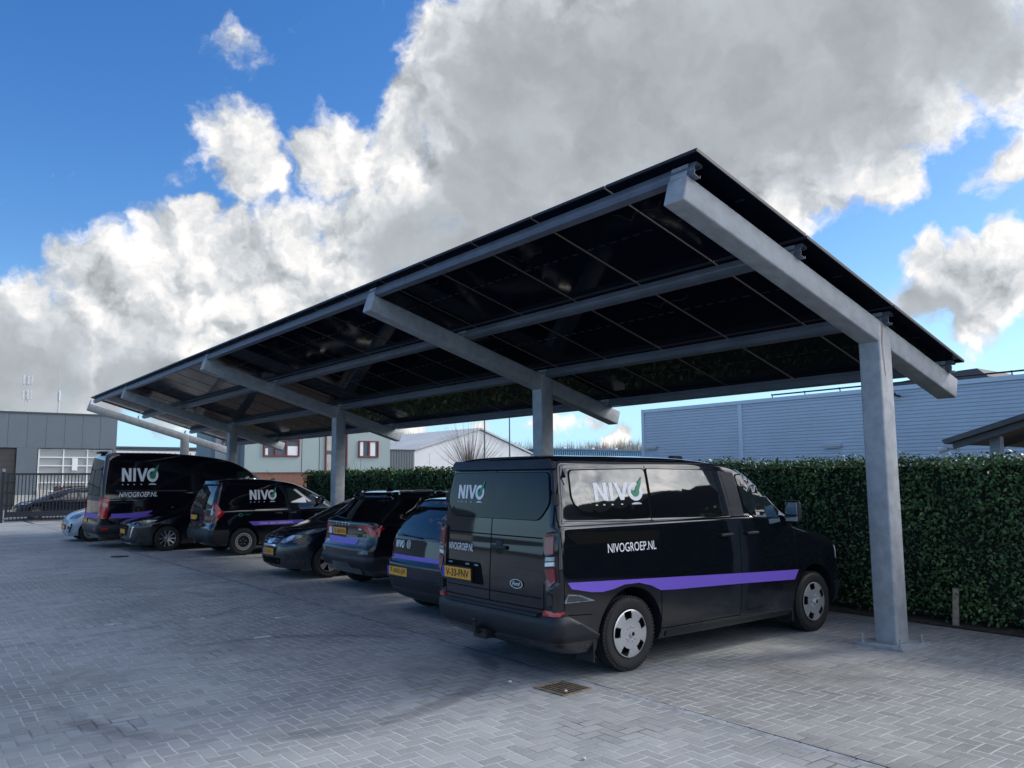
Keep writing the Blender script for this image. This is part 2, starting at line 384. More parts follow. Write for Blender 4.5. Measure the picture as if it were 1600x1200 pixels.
PROF = [(0, 0), (.075, 0), (.075, .028), (.070, .028), (.070, .005), (.005, .005), (.005, .045), (-.010, .060), (-.010, .080), (.005, .095), (.005, .127), (.070, .127), (.070, .105), (.075, .105), (.075, .132), (0, .132), (0, .097), (-.015, .082), (-.015, .058), (0, .043)]
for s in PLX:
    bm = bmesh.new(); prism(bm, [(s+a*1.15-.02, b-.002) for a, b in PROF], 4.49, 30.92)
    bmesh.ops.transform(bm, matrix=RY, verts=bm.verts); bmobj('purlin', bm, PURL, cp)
# panels (three rows), one mesh reused
bm = bmesh.new()
PW, PL, PT = 1.141, 1.692, .030
abox(bm, .012, PL-.012, .012, PW-.012, .004, PT-.003)
n0 = len(bm.faces)
for a in ((0, PL, 0, .012), (0, PL, PW-.012, PW), (0, .012, .012, PW-.012), (PL-.012, PL, .012, PW-.012)): abox(bm, *a, 0, PT)
bm.faces.ensure_lookup_table()
for f in bm.faces[n0:]: f.material_index = 1
n1 = len(bm.faces)
for i in range(6):
    for j in (0, 1):
        yy = .12+i*.178; xx = PL/2+(-.012 if j else .006); abox(bm, xx, xx+.006, yy, yy+.10, .0015, .0039)
bm.faces.ensure_lookup_table()
for f in bm.faces[n1:]: f.material_index = 2
bmesh.ops.recalc_face_normals(bm, faces=bm.faces)
pme = bpy.data.meshes.new('solar_panel'); bm.to_mesh(pme); bm.free()
for k in (PANEL, FRAME, CELLM): pme.materials.append(k)
PX0 = (5.383-BX0)/cos(TH)
for r in range(3):
    for c in range(23):
        o = bpy.data.objects.new('solar_panel', pme); COL.objects.link(o); o.parent = cp
        o.matrix_local = RY @ Matrix.Translation((PX0+r*1.712, 4.395+c*1.157+random.uniform(-.001, .001), .133)) @ Matrix.Rotation(random.uniform(-.003, .003), 4, 'Y')

# cables clipped under the panels
rc_ = random.Random(4)
for s_, y0 in ((.35, 5.2), (.40, 7.1), (2.1, 6.3), (.30, 9.2), (.38, 12.4), (2.0, 9.8), (3.7, 6.9), (.33, 15.1)):
    L_ = rc_.uniform(.5, 1.0); V, F = [], []
    pts = [RY @ Vector((s_+.05*sin(i*1.1), y0+L_*i/10, .125-.075*sin(pi*i/10)-.01*sin(i*2.))) for i in range(11)]
    for k, p in enumerate(pts):
        d = (pts[min(k+1, 10)]-pts[max(k-1, 0)]).normalized(); a = d.orthogonal().normalized(); b_ = d.cross(a)
        V += [tuple(p+(a*cos(2*pi*i/5)+b_*sin(2*pi*i/5))*.0045) for i in range(5)]
    F = [(k*5+i, k*5+(i+1) % 5, (k+1)*5+(i+1) % 5, (k+1)*5+i) for k in range(10) for i in range(5)]
    pyobj('cable', V, F, RUB, cp)
# ------------------------------------------------------------------ hedge
def leaf_mat(name, c0, c1, c2):
    m = bpy.data.materials.new(name); m.use_nodes = True; q = G(m.node_tree); b = m.node_tree.nodes['Principled BSDF']
    geo = q.n('ShaderNodeNewGeometry')
    r = geo.outputs['Random Per Island']
    col = q.mix(q.rng(r, 0, .75, smooth=False), c0, c1); col = q.mix(q.rng(r, .85, 1.), col, c2)
    pn = q.rng(q.noise(geo.outputs['Position'], 1.4, 4, .6), .35, .65)
    col = q.mix(q.m('MULTIPLY', pn, .5), col, c0)
    q.L.new(col, b.inputs['Base Color']); b.inputs['Roughness'].default_value = .42; b.inputs['Specular IOR Level'].default_value = .4
    return m
LEAF = leaf_mat('hedge_leaves', (.030, .064, .024), (.088, .175, .055), (.20, .30, .10))
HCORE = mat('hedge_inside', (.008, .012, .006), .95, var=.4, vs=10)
HX0, HX1, HZ = 10.50, 11.5, 2.03
hb = empty('hedge', (11, 10, 0), 0, 'long clipped dark green leafy hedge running along the back of the parking bays', 'hedge'); hb.location = (0, 0, 0)
HY0, HY1 = -14., 24.7
def hsurf(y, z): return HX0+.05*sin(y*2.1+z*1.3)+.04*sin(y*5.3-z*3.1)+.07*(1-min(1, abs(z-.9)/.9))
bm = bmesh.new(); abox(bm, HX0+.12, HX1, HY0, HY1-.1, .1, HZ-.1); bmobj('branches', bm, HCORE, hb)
rg = np.random.default_rng(5)
def leaves(n, yfun, sz):
    V = []; 
    y = yfun(n); kind = rg.random(n)
    top = kind < .30
    z = rg.random(n)*(HZ-.02)+.02
    x = HX0+.05*np.sin(y*2.1+z*1.3)+.04*np.sin(y*5.3-z*3.1)+.07*(1-np.minimum(1, np.abs(z-.9)/.9)) + rg.random(n)**1.5*.13-.03
    z = np.where(z < .25, z+.10*rg.random(n), z)
    xt = HX0+rg.random(n)**1.6*1.0; zt = HZ-.05+.05*np.sin(y*3.7)*np.sin(xt*5+y)+rg.random(n)**4*.12-.05*rg.random(n)
    x = np.where(top, xt, x); z = np.where(top, zt, z)
    C = np.stack([x, y, z], 1)
    nrm = rg.normal(size=(n, 3))*.75+np.where(top[:, None], np.array([-.2, 0, 1.]), np.array([-1., 0, .25]))
    nrm /= np.linalg.norm(nrm, axis=1)[:, None]
    t = rg.normal(size=(n, 3)); t -= (t*nrm).sum(1)[:, None]*nrm; t /= np.linalg.norm(t, axis=1)[:, None]
    b = np.cross(nrm, t); s = sz*(.6+.8*rg.random(n))[:, None]
    P = [C-t*s, C+b*s*.55+nrm*s*.12, C+t*s*1.05, C-b*s*.55+nrm*s*.12]
    return np.stack(P, 1).reshape(-1, 3)
Vn = leaves(60000, lambda n: rg.random(n)*14.5-5.0, .025)
Vm = leaves(26000, lambda n: rg.random(n)**1.2*15.+9.5, .042)
Vb = leaves(2500, lambda n: rg.random(n)*9-14., .07)
V = np.concatenate([Vn, Vm, Vb]); n = len(V)//4
F = np.arange(n*4).reshape(-1, 4)
me = bpy.data.meshes.new('foliage'); me.vertices.add(n*4); me.vertices.foreach_set('co', V.ravel()); me.loops.add(n*4); me.loops.foreach_set('vertex_index', F.ravel())
me.polygons.add(n); me.polygons.foreach_set('loop_start', np.arange(0, n*4, 4)); me.polygons.foreach_set('loop_total', np.full(n, 4)); me.update(calc_edges=True)
link('foliage', me, LEAF, hb)

WOOD = mat('weathered_wood', (.30, .24, .18), .8, var=.3, vs=12)
bm = bmesh.new(); abox(bm, -.03, .03, -.035, .035, 0, .46, .004)
o = bmobj('wooden_stake', bm, WOOD); o.location = (10.42, 4.75, -.02); o.rotation_euler = (radians(3), radians(4), .3); tag(o, 'short pale wooden stake standing in the soil before the hedge', 'stake')
bm = bmesh.new(); abox(bm, -.05, .05, -.55, .55, 0, .04, .004)
o = bmobj('edging_board', bm, WOOD); o.location = (10.36, 3.25, .0); tag(o, 'low weathered board lying along the soil edge right of the stake', 'board')
STONEM = mat('pebble', (.55, .56, .55), .8)
for i, (x, y, r, lb) in enumerate([(4.55, 5.98, .018, 'small pale pebble on the paving just left of the drain grating'), (4.72, 5.42, .016, 'small white pebble lying on the front edge of the drain grating'), (3.72, 4.1, .014, 'tiny white litter scrap on the paving in the right foreground')]):
    bm = bmesh.new(); bmesh.ops.create_icosphere(bm, subdivisions=2, radius=r)
    for v in bm.verts: v.co.z *= .6; v.co.x *= 1+.3*sin(v.co.y*90)
    o = bmobj('pebble', bm, STONEM, smooth=True); o.location = (x, y, r*.5+(.004 if i == 1 else 0)); tag(o, lb, 'pebble', 'pebbles on the paving')

# ------------------------------------------------------------------ corrugated hall on the right
CORR = mat('lavender_grey_cladding', (.60, .645, .72), .45, .1, var=.05, vs=.4)
TRIMM = mat('pale_trim', (.60, .65, .74), .4, .3)
hall = empty('corrugated_hall', (0, 0, 0), 0, 'long pale lavender grey hall with horizontal ribbed metal cladding behind the hedge', 'building')
HXW, HYL, HZT = 42., 39.6, 6.42
bm = bmesh.new(); pit = .19; z = 0.; pr = []
while z < HZT-.25:
    pr += [(HXW, z), (HXW, z+pit*.52), (HXW+.05, z+pit*.62), (HXW+.05, z+pit*.9)]; z += pit
pr += [(HXW, HZT-.2), (HXW+.3, HZT-.2), (HXW+.3, 0)]
ys = [HYL, 31.35]
prism(bm, pr, -60, 31.2); prism(bm, pr, 31.5, HYL-.15)
bmobj('cladding', bm, CORR, hall)
bm = bmesh.new(); abox(bm, HXW-.03, HXW+.2, 31.2, 31.5, 0, HZT-.2); bmobj('joint_trim', bm, TRIMM, hall)
bm = bmesh.new(); abox(bm, HXW-.04, HXW+.2, HYL-.15, HYL+.1, 0, HZT+.05)
bmobj('corner_trim', bm, TRIMM, hall)
bm = bmesh.new(); abox(bm, HXW-.05, HXW+.35, -60, HYL-.16, HZT-.2, HZT+.04, .01); bmobj('eaves_trim', bm, TRIMM, hall)
bm = bmesh.new(); abox(bm, HXW+.35, HXW+40, -60, HYL-.01, 0, HZT-.3); bmobj('wall', bm, CORR, hall)
bm = bmesh.new(); cyl(bm, (HXW-.02, -60, HZT+.28), (HXW-.02, 29, HZT+.2), .045, n=8)
for i in range(40): yy = 29-i*2.2; cyl(bm, (HXW+.1, yy, HZT), (HXW-.02, yy, HZT+.26), .03, n=6)
bmobj('roof_rail', bm, DARKM, hall)
LGT = mat('lamp_housing', (.55, .56, .58), .4)
def wall_lamp(y, z, lb):
    t = empty('wall_lamp', (HXW, y, z), 0, lb, 'wall lamp', 'wall lamps on the ribbed hall')
    bm = bmesh.new(); abox(bm, -.22, 0.0, -.5, .5, -.12, .1, .04); bmobj('housing', bm, LGT, t)
    bm = bmesh.new(); abox(bm, -.21, -.06, -.45, .45, -.15, -.121, .01); bmobj('diffuser', bm, WHITE, t)
def hall_pt(az): return HXW/tan(radians(az))
wall_lamp(38.8, 3.8, 'oblong wall lamp at the far left corner of the ribbed hall')
wall_lamp(25.15, 3.47, 'oblong pale wall lamp on the ribbed hall left of the near post')
bm = bmesh.new(); cyl(bm, (HXW, 21.2, 5.9), (HXW-.5, 21.4, 6.0), .05, n=8); abox(bm, HXW-.95, HXW-.4, 21.2, 21.6, 5.9, 6.1, .03)
tag(bmobj('security_camera', bm, DARKM), 'dark security camera on an arm high on the ribbed hall right of the near post', 'camera')
DROOF = mat('dark_roof', (.06, .06, .07), .7)
bm = bmesh.new(); prism(bm, [(-1.9, 0), (8, 0), (8, 10.9), (.5, 11.55), (-1.0, 11.6), (-1.9, 10.8)], 0, 9.5, 'X')
o = bmobj('distant_house', bm, DROOF); o.location = (80, 34, 0); tag(o, 'dark pitched roof showing above the ribbed hall near the carport corner', 'house')

# ------------------------------------------------------------------ shelter beyond the hedge, right
sh = empty('bicycle_shelter', (0, 0, 0), 0, 'grey sheet roofed shelter rising behind the hedge at the right edge', 'shelter')
SHM = mat('shelter_sheet', (.12, .115, .115), .6, var=.2, vs=2)
bm = bmesh.new(); prism(bm, [(7.15, 2.46), (7.10, 2.38), (1.0, 4.12), (1.0, 4.22)], 15.6, 21, 'X'); bmobj('roof_sheet', bm, SHM, sh)
bm = bmesh.new()
for x in (15.7, 17.4, 19.1, 20.8): prism(bm, [(7.0, 2.39), (6.98, 2.29), (1.0, 4.0), (1.0, 4.10)], x, x+.08, 'X')
bmobj('rafter', bm, SHM, sh)
for x in (16.0, 20.5):
    box('post', x, x+.16, 6.30, 6.48, 0, 2.5, GALV, sh)
t = empty('security_camera', (15.75, 7.0, 2.3), 0, 'small grey security camera under the tip of the shelter roof', 'camera')
bm = bmesh.new(); cyl(bm, (0, 0, .06), (0, -.10, -.04), .035, n=10); cyl(bm, (0, -.1, -.01), (0, .12, .0), .02, n=8); bmobj('bracket', bm, LGT, t)
bm = bmesh.new(); cyl(bm, (-.02, .10, -.0), (-.06, .24, -.03), .05, .055, n=14); bmobj('housing', bm, LGT, t)

# ------------------------------------------------------------------ unit with big doors on the left
lb = empty('dark_grey_unit', (0, 60, 0), 0, 'flat roofed slate grey industrial unit with panelled walls behind the gate', 'building')
lb.location = (0, 0, 0)
SLATE = mat('slate_cladding', (.115, .145, .175), .5, .1, var=.06, vs=.5)
SLATE2 = mat('slate_joint', (.05, .065, .08), .6)
CONC = mat('concrete_plinth', (.42, .42, .40), .85, var=.12, vs=2)
PANE = mat('window_pane', (.10, .11, .12), .06, 0, .5, ior=2.2)
PANEB = mat('frosted_pane', (.30, .31, .31), .15, 0, .5, ior=1.8)
WFR = mat('white_frame', (.72, .74, .76), .4)
bm = bmesh.new()
def panelwall(x0, x1, z0, z1): abox(bm, x0, x1, 60, 60.25, z0, z1)
xs = [-30+1.03*i for i in range(50)]
xs = [12.24-1.055*i for i in range(40)][::-1]
for a, b_ in zip(xs[:-1], xs[1:]): abox(bm, a+.008, b_-.008, 60, 60.25, 3.9, 6.1)
abox(bm, 6.45, 7.6, 60.0, 60.25, .9, 3.89); abox(bm, 12.0, 12.23, 60.0, 60.25, 0, 3.89); abox(bm, -30, 1.5, 60, 60.25, .9, 3.89)
bmobj('cladding', bm, SLATE, lb)
box('joint', -30, 12.22, 60.03, 60.3, 3.88, 6.08, SLATE2, lb)
box('wall', -30, 12.22, 60.31, 90, 0, 6.0, SLATE, lb)
box('roof_trim', -30, 12.28, 59.95, 60.36, 6.1, 6.2, SLATE2, lb)
bm = bmesh.new(); abox(bm, 6.4, 7.62, 59.97, 60.2, 0, .9); abox(bm, -30, 1.5, 59.97, 60.2, 0, .9); bmobj('plinth', bm, CONC, lb)
dd = box('roller_door', 1.5, 6.4, 60.15, 60.3, 0, 3.88, mat('brown_grey_door', (.035, .034, .036), .6, var=.1, vs=1), lb)
bm = bmesh.new()
for i in range(10): abox(bm, 1.5, 6.4, 60.135, 60.149, .38*i+.02, .38*i+.36)
bmobj('door_panels', bm, mat('door_section', (.045, .043, .045), .55), dd)
gd = empty('x', (0, 0, 0)); bpy.data.objects.remove(gd)
gdr = box('sectional_door', 7.66, 12.0, 60.2, 60.3, 0, 3.84, PANEB, lb)
bm = bmesh.new()
for i in range(8): abox(bm, 7.66, 12.0, 60.12, 60.2, .545*i, .545*i+.07)
abox(bm, 7.66, 12, 60.12, 60.2, 3.78, 3.86)
for x in (7.66, 9.07, 10.48, 11.92): abox(bm, x, x+.08, 60.115, 60.199, 0, 3.85)
bmobj('door_frame', bm, WFR, gdr)
bm = bmesh.new(); abox(bm, 9.62, 9.95, 60.09, 60.114, 2.45, 3.25, .01); bmobj('notice', bm, WHITE, gdr)
bm = bmesh.new(); abox(bm, 7.62, 8.3, 59.9, 60.1, 0, 1.2, .02)
tag(bmobj('white_cabinet', bm, CONC), 'pale upright cabinet beside the glazed sectional door', 'cabinet')
BRN = leaf_mat('dry_hedge_leaves', (.07, .03, .02), (.16, .07, .04), (.25, .14, .09))
def leafbox(x0, x1, y0, y1, z0, z1, n, sz, seed):
    r = np.random.default_rng(seed); C = np.stack([r.uniform(x0, x1, n), r.uniform(y0, y1, n), r.uniform(z0, z1, n)], 1)
    nr = r.normal(size=(n, 3)); nr /= np.linalg.norm(nr, axis=1)[:, None]
    t = np.cross(nr, r.normal(size=(n, 3))); t /= np.linalg.norm(t, axis=1)[:, None]; b_ = np.cross(nr, t); s = sz*(.6+.8*r.random(n))[:, None]
    P = np.stack([C-t*s, C+b_*s*.6, C+t*s, C-b_*s*.6], 1).reshape(-1, 3)
    return P.tolist(), np.arange(n*4).reshape(-1, 4).tolist()
v, f = leafbox(7.6, 10.6, 52.0, 52.7, .1, 1.45, 2200, .10, 3)
o = pyobj('brown_hedge', v, f, BRN); tag(o, 'low rusty brown winter hedge in front of the glazed door', 'hedge')

# gate
NAVY = mat('gate_paint', (.012, .018, .028), .4, .2)
BLUEP = mat('blue_paint', (.01, .055, .16), .4)
gt = empty('sliding_gate', (0, 0, 0), 0, 'black steel sliding gate of upright bars closing the yard', 'gate')
bm = bmesh.new(); abox(bm, 4.2, 12.3, 42, 42.08, 2.06, 2.15); abox(bm, 4.2, 12.3, 41.97, 42.12, .22, .45); abox(bm, 4.2, 4.3, 41.98, 42.1, .2, 2.15); abox(bm, 12.2, 12.3, 41.98, 42.1, .2, 2.15)
abox(bm, 8.2, 8.28, 41.98, 42.1, .2, 2.15)
bmobj('frame', bm, NAVY, gt)
n = 56
for i in range(n):
    x = 4.36+i*.14
    bm = bmesh.new(); abox(bm, x, x+.035, 42.02, 42.06, .45, 2.06); abox(bm, x, x+.035, 42.02, 42.06, .10, .22); bmobj('bar', bm, NAVY, gt)
box('rail', 4.2, 12.3, 41.99, 42.09, .04, .10, NAVY, gt)
gp = empty('gate_portal', (0, 0, 0), 0, 'blue and black guide portal holding the left end of the sliding gate', 'gate post')
box('post', 3.78, 3.96, 42.2, 42.38, 0, 2.3, BLUEP, gp, .01); box('post', 3.98, 4.10, 41.6, 41.75, 0, 2.2, NAVY, gp, .01)
bm = bmesh.new()
for z in (.7, 1.25, 1.7): abox(bm, 4.0, 4.55, 42.12, 42.2, z, z+.06)
abox(bm, 4.5, 4.56, 42.12, 42.2, .7, 2.0); bmobj('guide', bm, NAVY, gp)
bm = bmesh.new(); cyl(bm, (4.04, 41.67, 2.2), (4.04, 41.67, 2.34), .06, n=12); cyl(bm, (3.87, 42.3, 2.3), (3.87, 42.3, 2.42), .05, n=12); bmobj('lamp', bm, CLEAR, gp)
fn_ = empty('bar_fence', (0, 0, 0), 0, 'dark bar fence left of the gate portal at the left edge', 'fence')
bm = bmesh.new(); abox(bm, -6, 3.7, 42.1, 42.16, 2.0, 2.07); abox(bm, -6, 3.7, 42.1, 42.16, .2, .28); bmobj('rail', bm, NAVY, fn_)
bm = bmesh.new()
for i in range(60): x = -6+i*.16; abox(bm, x, x+.03, 42.11, 42.15, .1, 2.0)
bmobj('bars', bm, NAVY, fn_)

# ------------------------------------------------------------------ grey-green office with red windows
HOUSEM = mat('pale_green_grey_cladding', (.30, .38, .39), .6, var=.04, vs=.4)
BRICK = mat('brick_plinth', (.22, .11, .08), .9, var=.3, vs=10)
hs_ = empty('office_block', (0, 0, 0), 0, 'pale grey green office block with dark red window frames behind the hedge', 'building')
box('wall', 21.0, 33.2, 60, 72, 2.3, 6.25, HOUSEM, hs_)
box('brick_base', 21.0, 33.2, 60.08, 72, 0, 2.29, BRICK, hs_)
box('roof', 20.8, 33.4, 59.8, 72.2, 6.25, 6.45, DROOF, hs_)
bm = bmesh.new()
for x in (25.45, 26.9): abox(bm, x, x+.04, 59.985, 59.999, 2.3, 6.25)
bmobj('joint', bm, SLATE2, hs_)
def win(x0, x1, z0, z1, muls, parent):
    w = box('window', x0+.08, x1-.08, 59.97, 60.02, z0+.08, z1-.08, PANE, parent)
    bm = bmesh.new()
    abox(bm, x0, x1, 59.9, 60.0, z1-.1, z1); abox(bm, x0, x1, 59.9, 60.0, z0, z0+.1)
    for x in [x0]+muls+[x1-.1]: abox(bm, x, x+.1, 59.895, 59.999, z0+.1, z1-.1)
    bmobj('frame', bm, REDF, w)
    return w
w = win(22.4, 25.25, 3.5, 4.85, [23.25, 24.15], hs_)
bm = bmesh.new(); abox(bm, 24.3, 25.1, 59.955, 59.969, 3.6, 4.3); abox(bm, 22.55, 22.75, 59.955, 59.969, 3.6, 4.1); bmobj('blind', bm, WHITE, w)
w = win(30.3, 32.1, 3.5, 4.85, [31.15], hs_)
bm = bmesh.new(); abox(bm, 30.42, 30.7, 59.955, 59.969, 3.62, 4.75); abox(bm, 31.35, 31.8, 59.955, 59.969, 3.62, 4.75); bmobj('blind', bm, WHITE, w)
w = win(27.4, 29.3, 2.3, 6.2, [28.9], hs_)
bm = bmesh.new(); abox(bm, 27.52, 28.6, 59.955, 59.969, 2.45, 3.7); abox(bm, 27.52, 28.6, 59.955, 59.969, 4.0, 6.0); bmobj('blind', bm, CONC, w)
wg = empty('office_wing', (0, 0, 0), 0, 'bluish grey wing with a small red framed window left of the office block', 'building')
box('wall', 19.15, 20.98, 61, 62, 0, 6.2, mat('blue_grey_cladding', (.20, .26, .31), .6), wg)
w = box('window', 19.75, 20.5, 60.96, 61.02, 4.0, 5.0, PANE, wg)
bm = bmesh.new(); abox(bm, 19.65, 20.6, 60.9, 60.95, 3.9, 4.0); abox(bm, 19.65, 20.6, 60.9, 60.95, 5.0, 5.1)
for x in (19.65, 20.08, 20.5): abox(bm, x, x+.1, 60.9, 60.949, 4.0, 5.0)
bmobj('frame', bm, REDF, w)

# low white-edged hall far behind, seen over the big van
fr = empty('far_low_hall', (0, 0, 0), 0, 'far low hall with white ribbed fascia seen over the tall van', 'building')
box('wall', 18.2, 44, 90, 110, 0, 4.2, CONC, fr)
bm = bmesh.new(); abox(bm, 18.2, 44, 89.8, 90, 4.2, 4.75); bmobj('fascia', bm, WFR, fr)
box('roof_edge', 18.0, 44.2, 89.7, 110, 5.0, 5.2, SLATE2, fr); box('band', 18.1, 44.1, 89.85, 110, 4.76, 4.99, SLATE, fr)
bm = bmesh.new()
for i in range(50): abox(bm, 18.3+i*.52, 18.36+i*.52, 89.78, 89.8, 4.2, 4.6)
bmobj('fascia_rib', bm, SLATE2, fr)

# ------------------------------------------------------------------ white gabled shed
WSH = mat('white_sheet', (.72, .74, .77), .6, var=.05, vs=.3)
WRF = mat('white_roof_sheet', (.50, .52, .53), .7, var=.12, vs=.3)
ws = empty('white_shed', (0, 0, 0), 0, 'white gabled shed with a long pale roof behind the bare willow', 'building')
bm = bmesh.new(); prism(bm, [(43.9, 0), (60.3, 0), (60.3, 4.5), (52.9, 7.15), (43.9, 4.5)], 75, 130); bmobj('wall', bm, WSH, ws)
bm = bmesh.new(); prism(bm, [(43.4, 4.42), (52.95, 7.2), (60.7, 4.42), (60.7, 4.6), (52.95, 7.4), (43.4, 4.6)], 74.8, 130); bmobj('roof', bm, WRF, ws)
bm = bmesh.new()
for x in (46.3, 48.7, 51.1, 53.5, 55.9, 58.3): abox(bm, x, x+.06, 74.985, 74.999, 0, 4.45)
bmobj('wall_joint', bm, LGT, ws)
an = empty('grey_annex', (0, 0, 0), 0, 'low grey ribbed annex between the office block and the white shed', 'building')
box('wall', 38.5, 43.85, 74, 80, 0, 4.6, mat('annex_cladding', (.17, .19, .21), .6), an)
box('roof_edge', 38.4, 43.9, 73.9, 80.1, 4.6, 4.75, SLATE2, an)
bm = bmesh.new()
for i in range(17): x = 38.6+i*.31; abox(bm, x, x+.10, 73.95, 73.999, 0, 4.55)
bmobj('wall_rib', bm, SLATE, an)
# blue hall
BLC = mat('blue_cladding', (.07, .21, .36), .5, .1, var=.05, vs=.2); BLC2 = mat('blue_flashing', (.04, .12, .22), .5)
bh = empty('blue_hall', (0, 0, 0), 0, 'blue ribbed steel hall far behind the white shed', 'building')
box('wall', 93, 140, 110.2, 140, 0, 6.6, BLC, bh)
bm = bmesh.new()
for i in range(90): x = 93+i*.52; abox(bm, x, x+.26, 110.0, 110.2, 0, 6.4)
bmobj('wall_rib', bm, BLC, bh)
box('roof_edge', 92.8, 140.2, 109.8, 140, 6.6, 6.85, BLC2, bh)
bm = bmesh.new()
for x in (97., 104., 110.): abox(bm, x, x+.6, 111, 112, 6.85, 7.15)
bmobj('roof_vent', bm, WFR, bh)

# ------------------------------------------------------------------ poles and masts
POLEM = mat('pole_metal', (.16, .17, .18), .5, .4)
for x, h, lb_ in ((42.9, 9.5, 'thin grey lamp post in front of the white shed, left of the pair'), (45.76, 9.6, 'thin grey lamp post by the right slope of the white shed')):
    t = empty('street_lamp', (x, 60, 0), 0, lb_, 'street lamp', 'thin lamp posts beyond the hedge')
    bm = bmesh.new(); cyl(bm, (0, 0, 0), (0, 0, h), .09, .05, 10); bmobj('pole', bm, POLEM, t)
    bm = bmesh.new(); abox(bm, -.1, .7, -.12, .12, h, h+.12, .03); bmobj('lamp_head', bm, POLEM, t)
t = empty('antenna_mast', (22.7, 200, 0), 0, 'slim telecom mast carrying clusters of white antennas', 'mast')
bm = bmesh.new()
for dx in (-.25, .25): cyl(bm, (dx, 0, 0), (dx, 0, 24), .07, n=6)
for i in range(24): cyl(bm, (-.25, 0, i), (.25, 0, i+1), .04, n=5)
bmobj('lattice', bm, LGT, t)
for z in (20., 23.2):
    for dx in (-.75, .1, .75):
        box('antenna', dx-.17, dx+.17, -.3, .1, z-1., z+1., LGT, t, .03)
t = empty('antenna_mast', (28.8, 200, 0), 0, 'thin needle mast right of the telecom mast', 'mast')
bm = bmesh.new(); cyl(bm, (0, 0, 0), (0, 0, 21.5), .2, .14, 8); cyl(bm, (0, 0, 21.5), (0, 0, 26), .07, .03, 6); cyl(bm, (0, 0, 19), (0, 0, 21), .28, .28, 8); bmobj('pole', bm, LGT, t)

# ------------------------------------------------------------------ bare willow
def tube(V, F, pts, rad, n=4):
    base = len(V)
    for k, p in enumerate(pts):
        p = Vector(p); d = (Vector(pts[min(k+1, len(pts)-1)])-Vector(pts[max(k-1, 0)])).normalized()
        a = d.orthogonal().normalized(); b_ = d.cross(a)
        for i in range(n): V.append(tuple(p+(a*cos(2*pi*i/n)+b_*sin(2*pi*i/n))*rad[k]))
    for k in range(len(pts)-1):
        for i in range(n):
            j = (i+1) % n; F.append((base+k*n+i, base+k*n+j, base+(k+1)*n+j, base+(k+1)*n+i))
BARK = mat('bark', (.10, .075, .055), .9, var=.3, vs=8); TWIG = mat('twigs', (.17, .12, .08), .8, var=.2, vs=3)
wl = empty('pollard_willow', (26.15, 38, 0), 0, 'bare pollard willow with a burst of thin brown shoots behind the hedge', 'tree')
V, F = [], []; tube(V, F, [(0, 0, 0), (.05, 0, .9), (0, .05, 1.7), (0, 0, 2.05)], [.3, .24, .26, .3], 10); 
bm = bmesh.new(); 
for k in range(9):
    a = k*.7; bmesh.ops.create_icosphere(bm, subdivisions=2, radius=.19, matrix=Matrix.Translation((.2*cos(a), .2*sin(a), 2.05+.05*sin(3*a))))
mm = bpy.data.meshes.new('t'); bm.to_mesh(mm); bm.free(); nb_ = len(V); V += [tuple(v.co) for v in mm.vertices]; F += [tuple(i+nb_ for i in p.vertices) for p in mm.polygons]
pyobj('trunk', V, F, BARK, wl, True)
V, F = [], []; rr = random.Random(11)
for k in range(210):
    a = rr.uniform(0, 2*pi); el = rr.betavariate(2.2, 1.5)*pi/2; L = rr.uniform(1.4, 3.3)*(.78+.25*sin(el))
    h = Vector((cos(a), sin(a), 0)); p = Vector((0, 0, 2.1))+h*.22*cos(el); pts = []; d = h*cos(el)*1.0+Vector((0, 0, sin(el)))
    bend = rr.uniform(.02, .10); jit = Vector((rr.uniform(-.03, .03), rr.uniform(-.03, .03), 0))
    for i in range(6):
        pts.append(tuple(p)); p = p+d*L/5; d = (d+Vector((0, 0, bend))+jit).normalized()
    r_ = rr.uniform(.008, .015); tube(V, F, pts, [r_*(1-.16*i) for i in range(6)], 3)
pyobj('crown', V, F, TWIG, wl)
# twiggy weeds by the office
V, F = [], []
for k in range(26):
    x = 22.0+rr.uniform(0, 2.6); y = 37+rr.uniform(-.5, .5); h = rr.uniform(2.2, 2.9)
    tube(V, F, [(x-18, y-0, 0), (x-18+rr.uniform(-.1, .1), y, h*.6), (x-18+rr.uniform(-.4, .4), y, h)], [.012, .01, .004], 3)
sb_ = pyobj('bare_shrub', V, F, TWIG); sb_.location = (14.2, 3, 0); tag(sb_, 'sparse bare shrub of thin upright twigs in front of the office block', 'shrub')
# far-off wood
V, F = [], []
r = np.random.default_rng(8)
for k in range(420):
    x = r.uniform(120, 330); y = 215+r.uniform(-12, 25); H_ = r.uniform(13.5, 17.5)*(1+.12*sin(x*.06)); 
    tube(V, F, [(x, y, 0), (x, y, H_*.55)], [.22, .12], 3)
    for i in range(40):
        a = r.uniform(0, 2*pi); z0_ = H_*r.uniform(.15, .6); sp = r.uniform(.8, 3.4); z1_ = min(H_, z0_+r.uniform(2, 6.5))
        dx, dy = cos(a)*sp, sin(a)*sp
        n = len(V); w_ = .07
        V += [(x-w_, y, z0_), (x+w_, y, z0_), (x+dx*.7+w_*.8, y+dy*.6, (z0_+z1_)/2), (x+dx*.7-w_*.8, y+dy*.6, (z0_+z1_)/2), (x+dx+.02, y+dy, z1_), (x+dx-.02, y+dy, z1_), (x+dx*.3+.02, y+dy, z1_+.4)]
        F += [(n, n+1, n+2, n+3), (n+3, n+2, n+4, n+5), (n+3, n+2, n+6)]
o = pyobj('far_wood', V, F, mat('far_twigs', (.14, .115, .10), .9, var=.3, vs=.05)); tag(o, 'bare brown wood along the horizon', 'trees', kind='stuff')

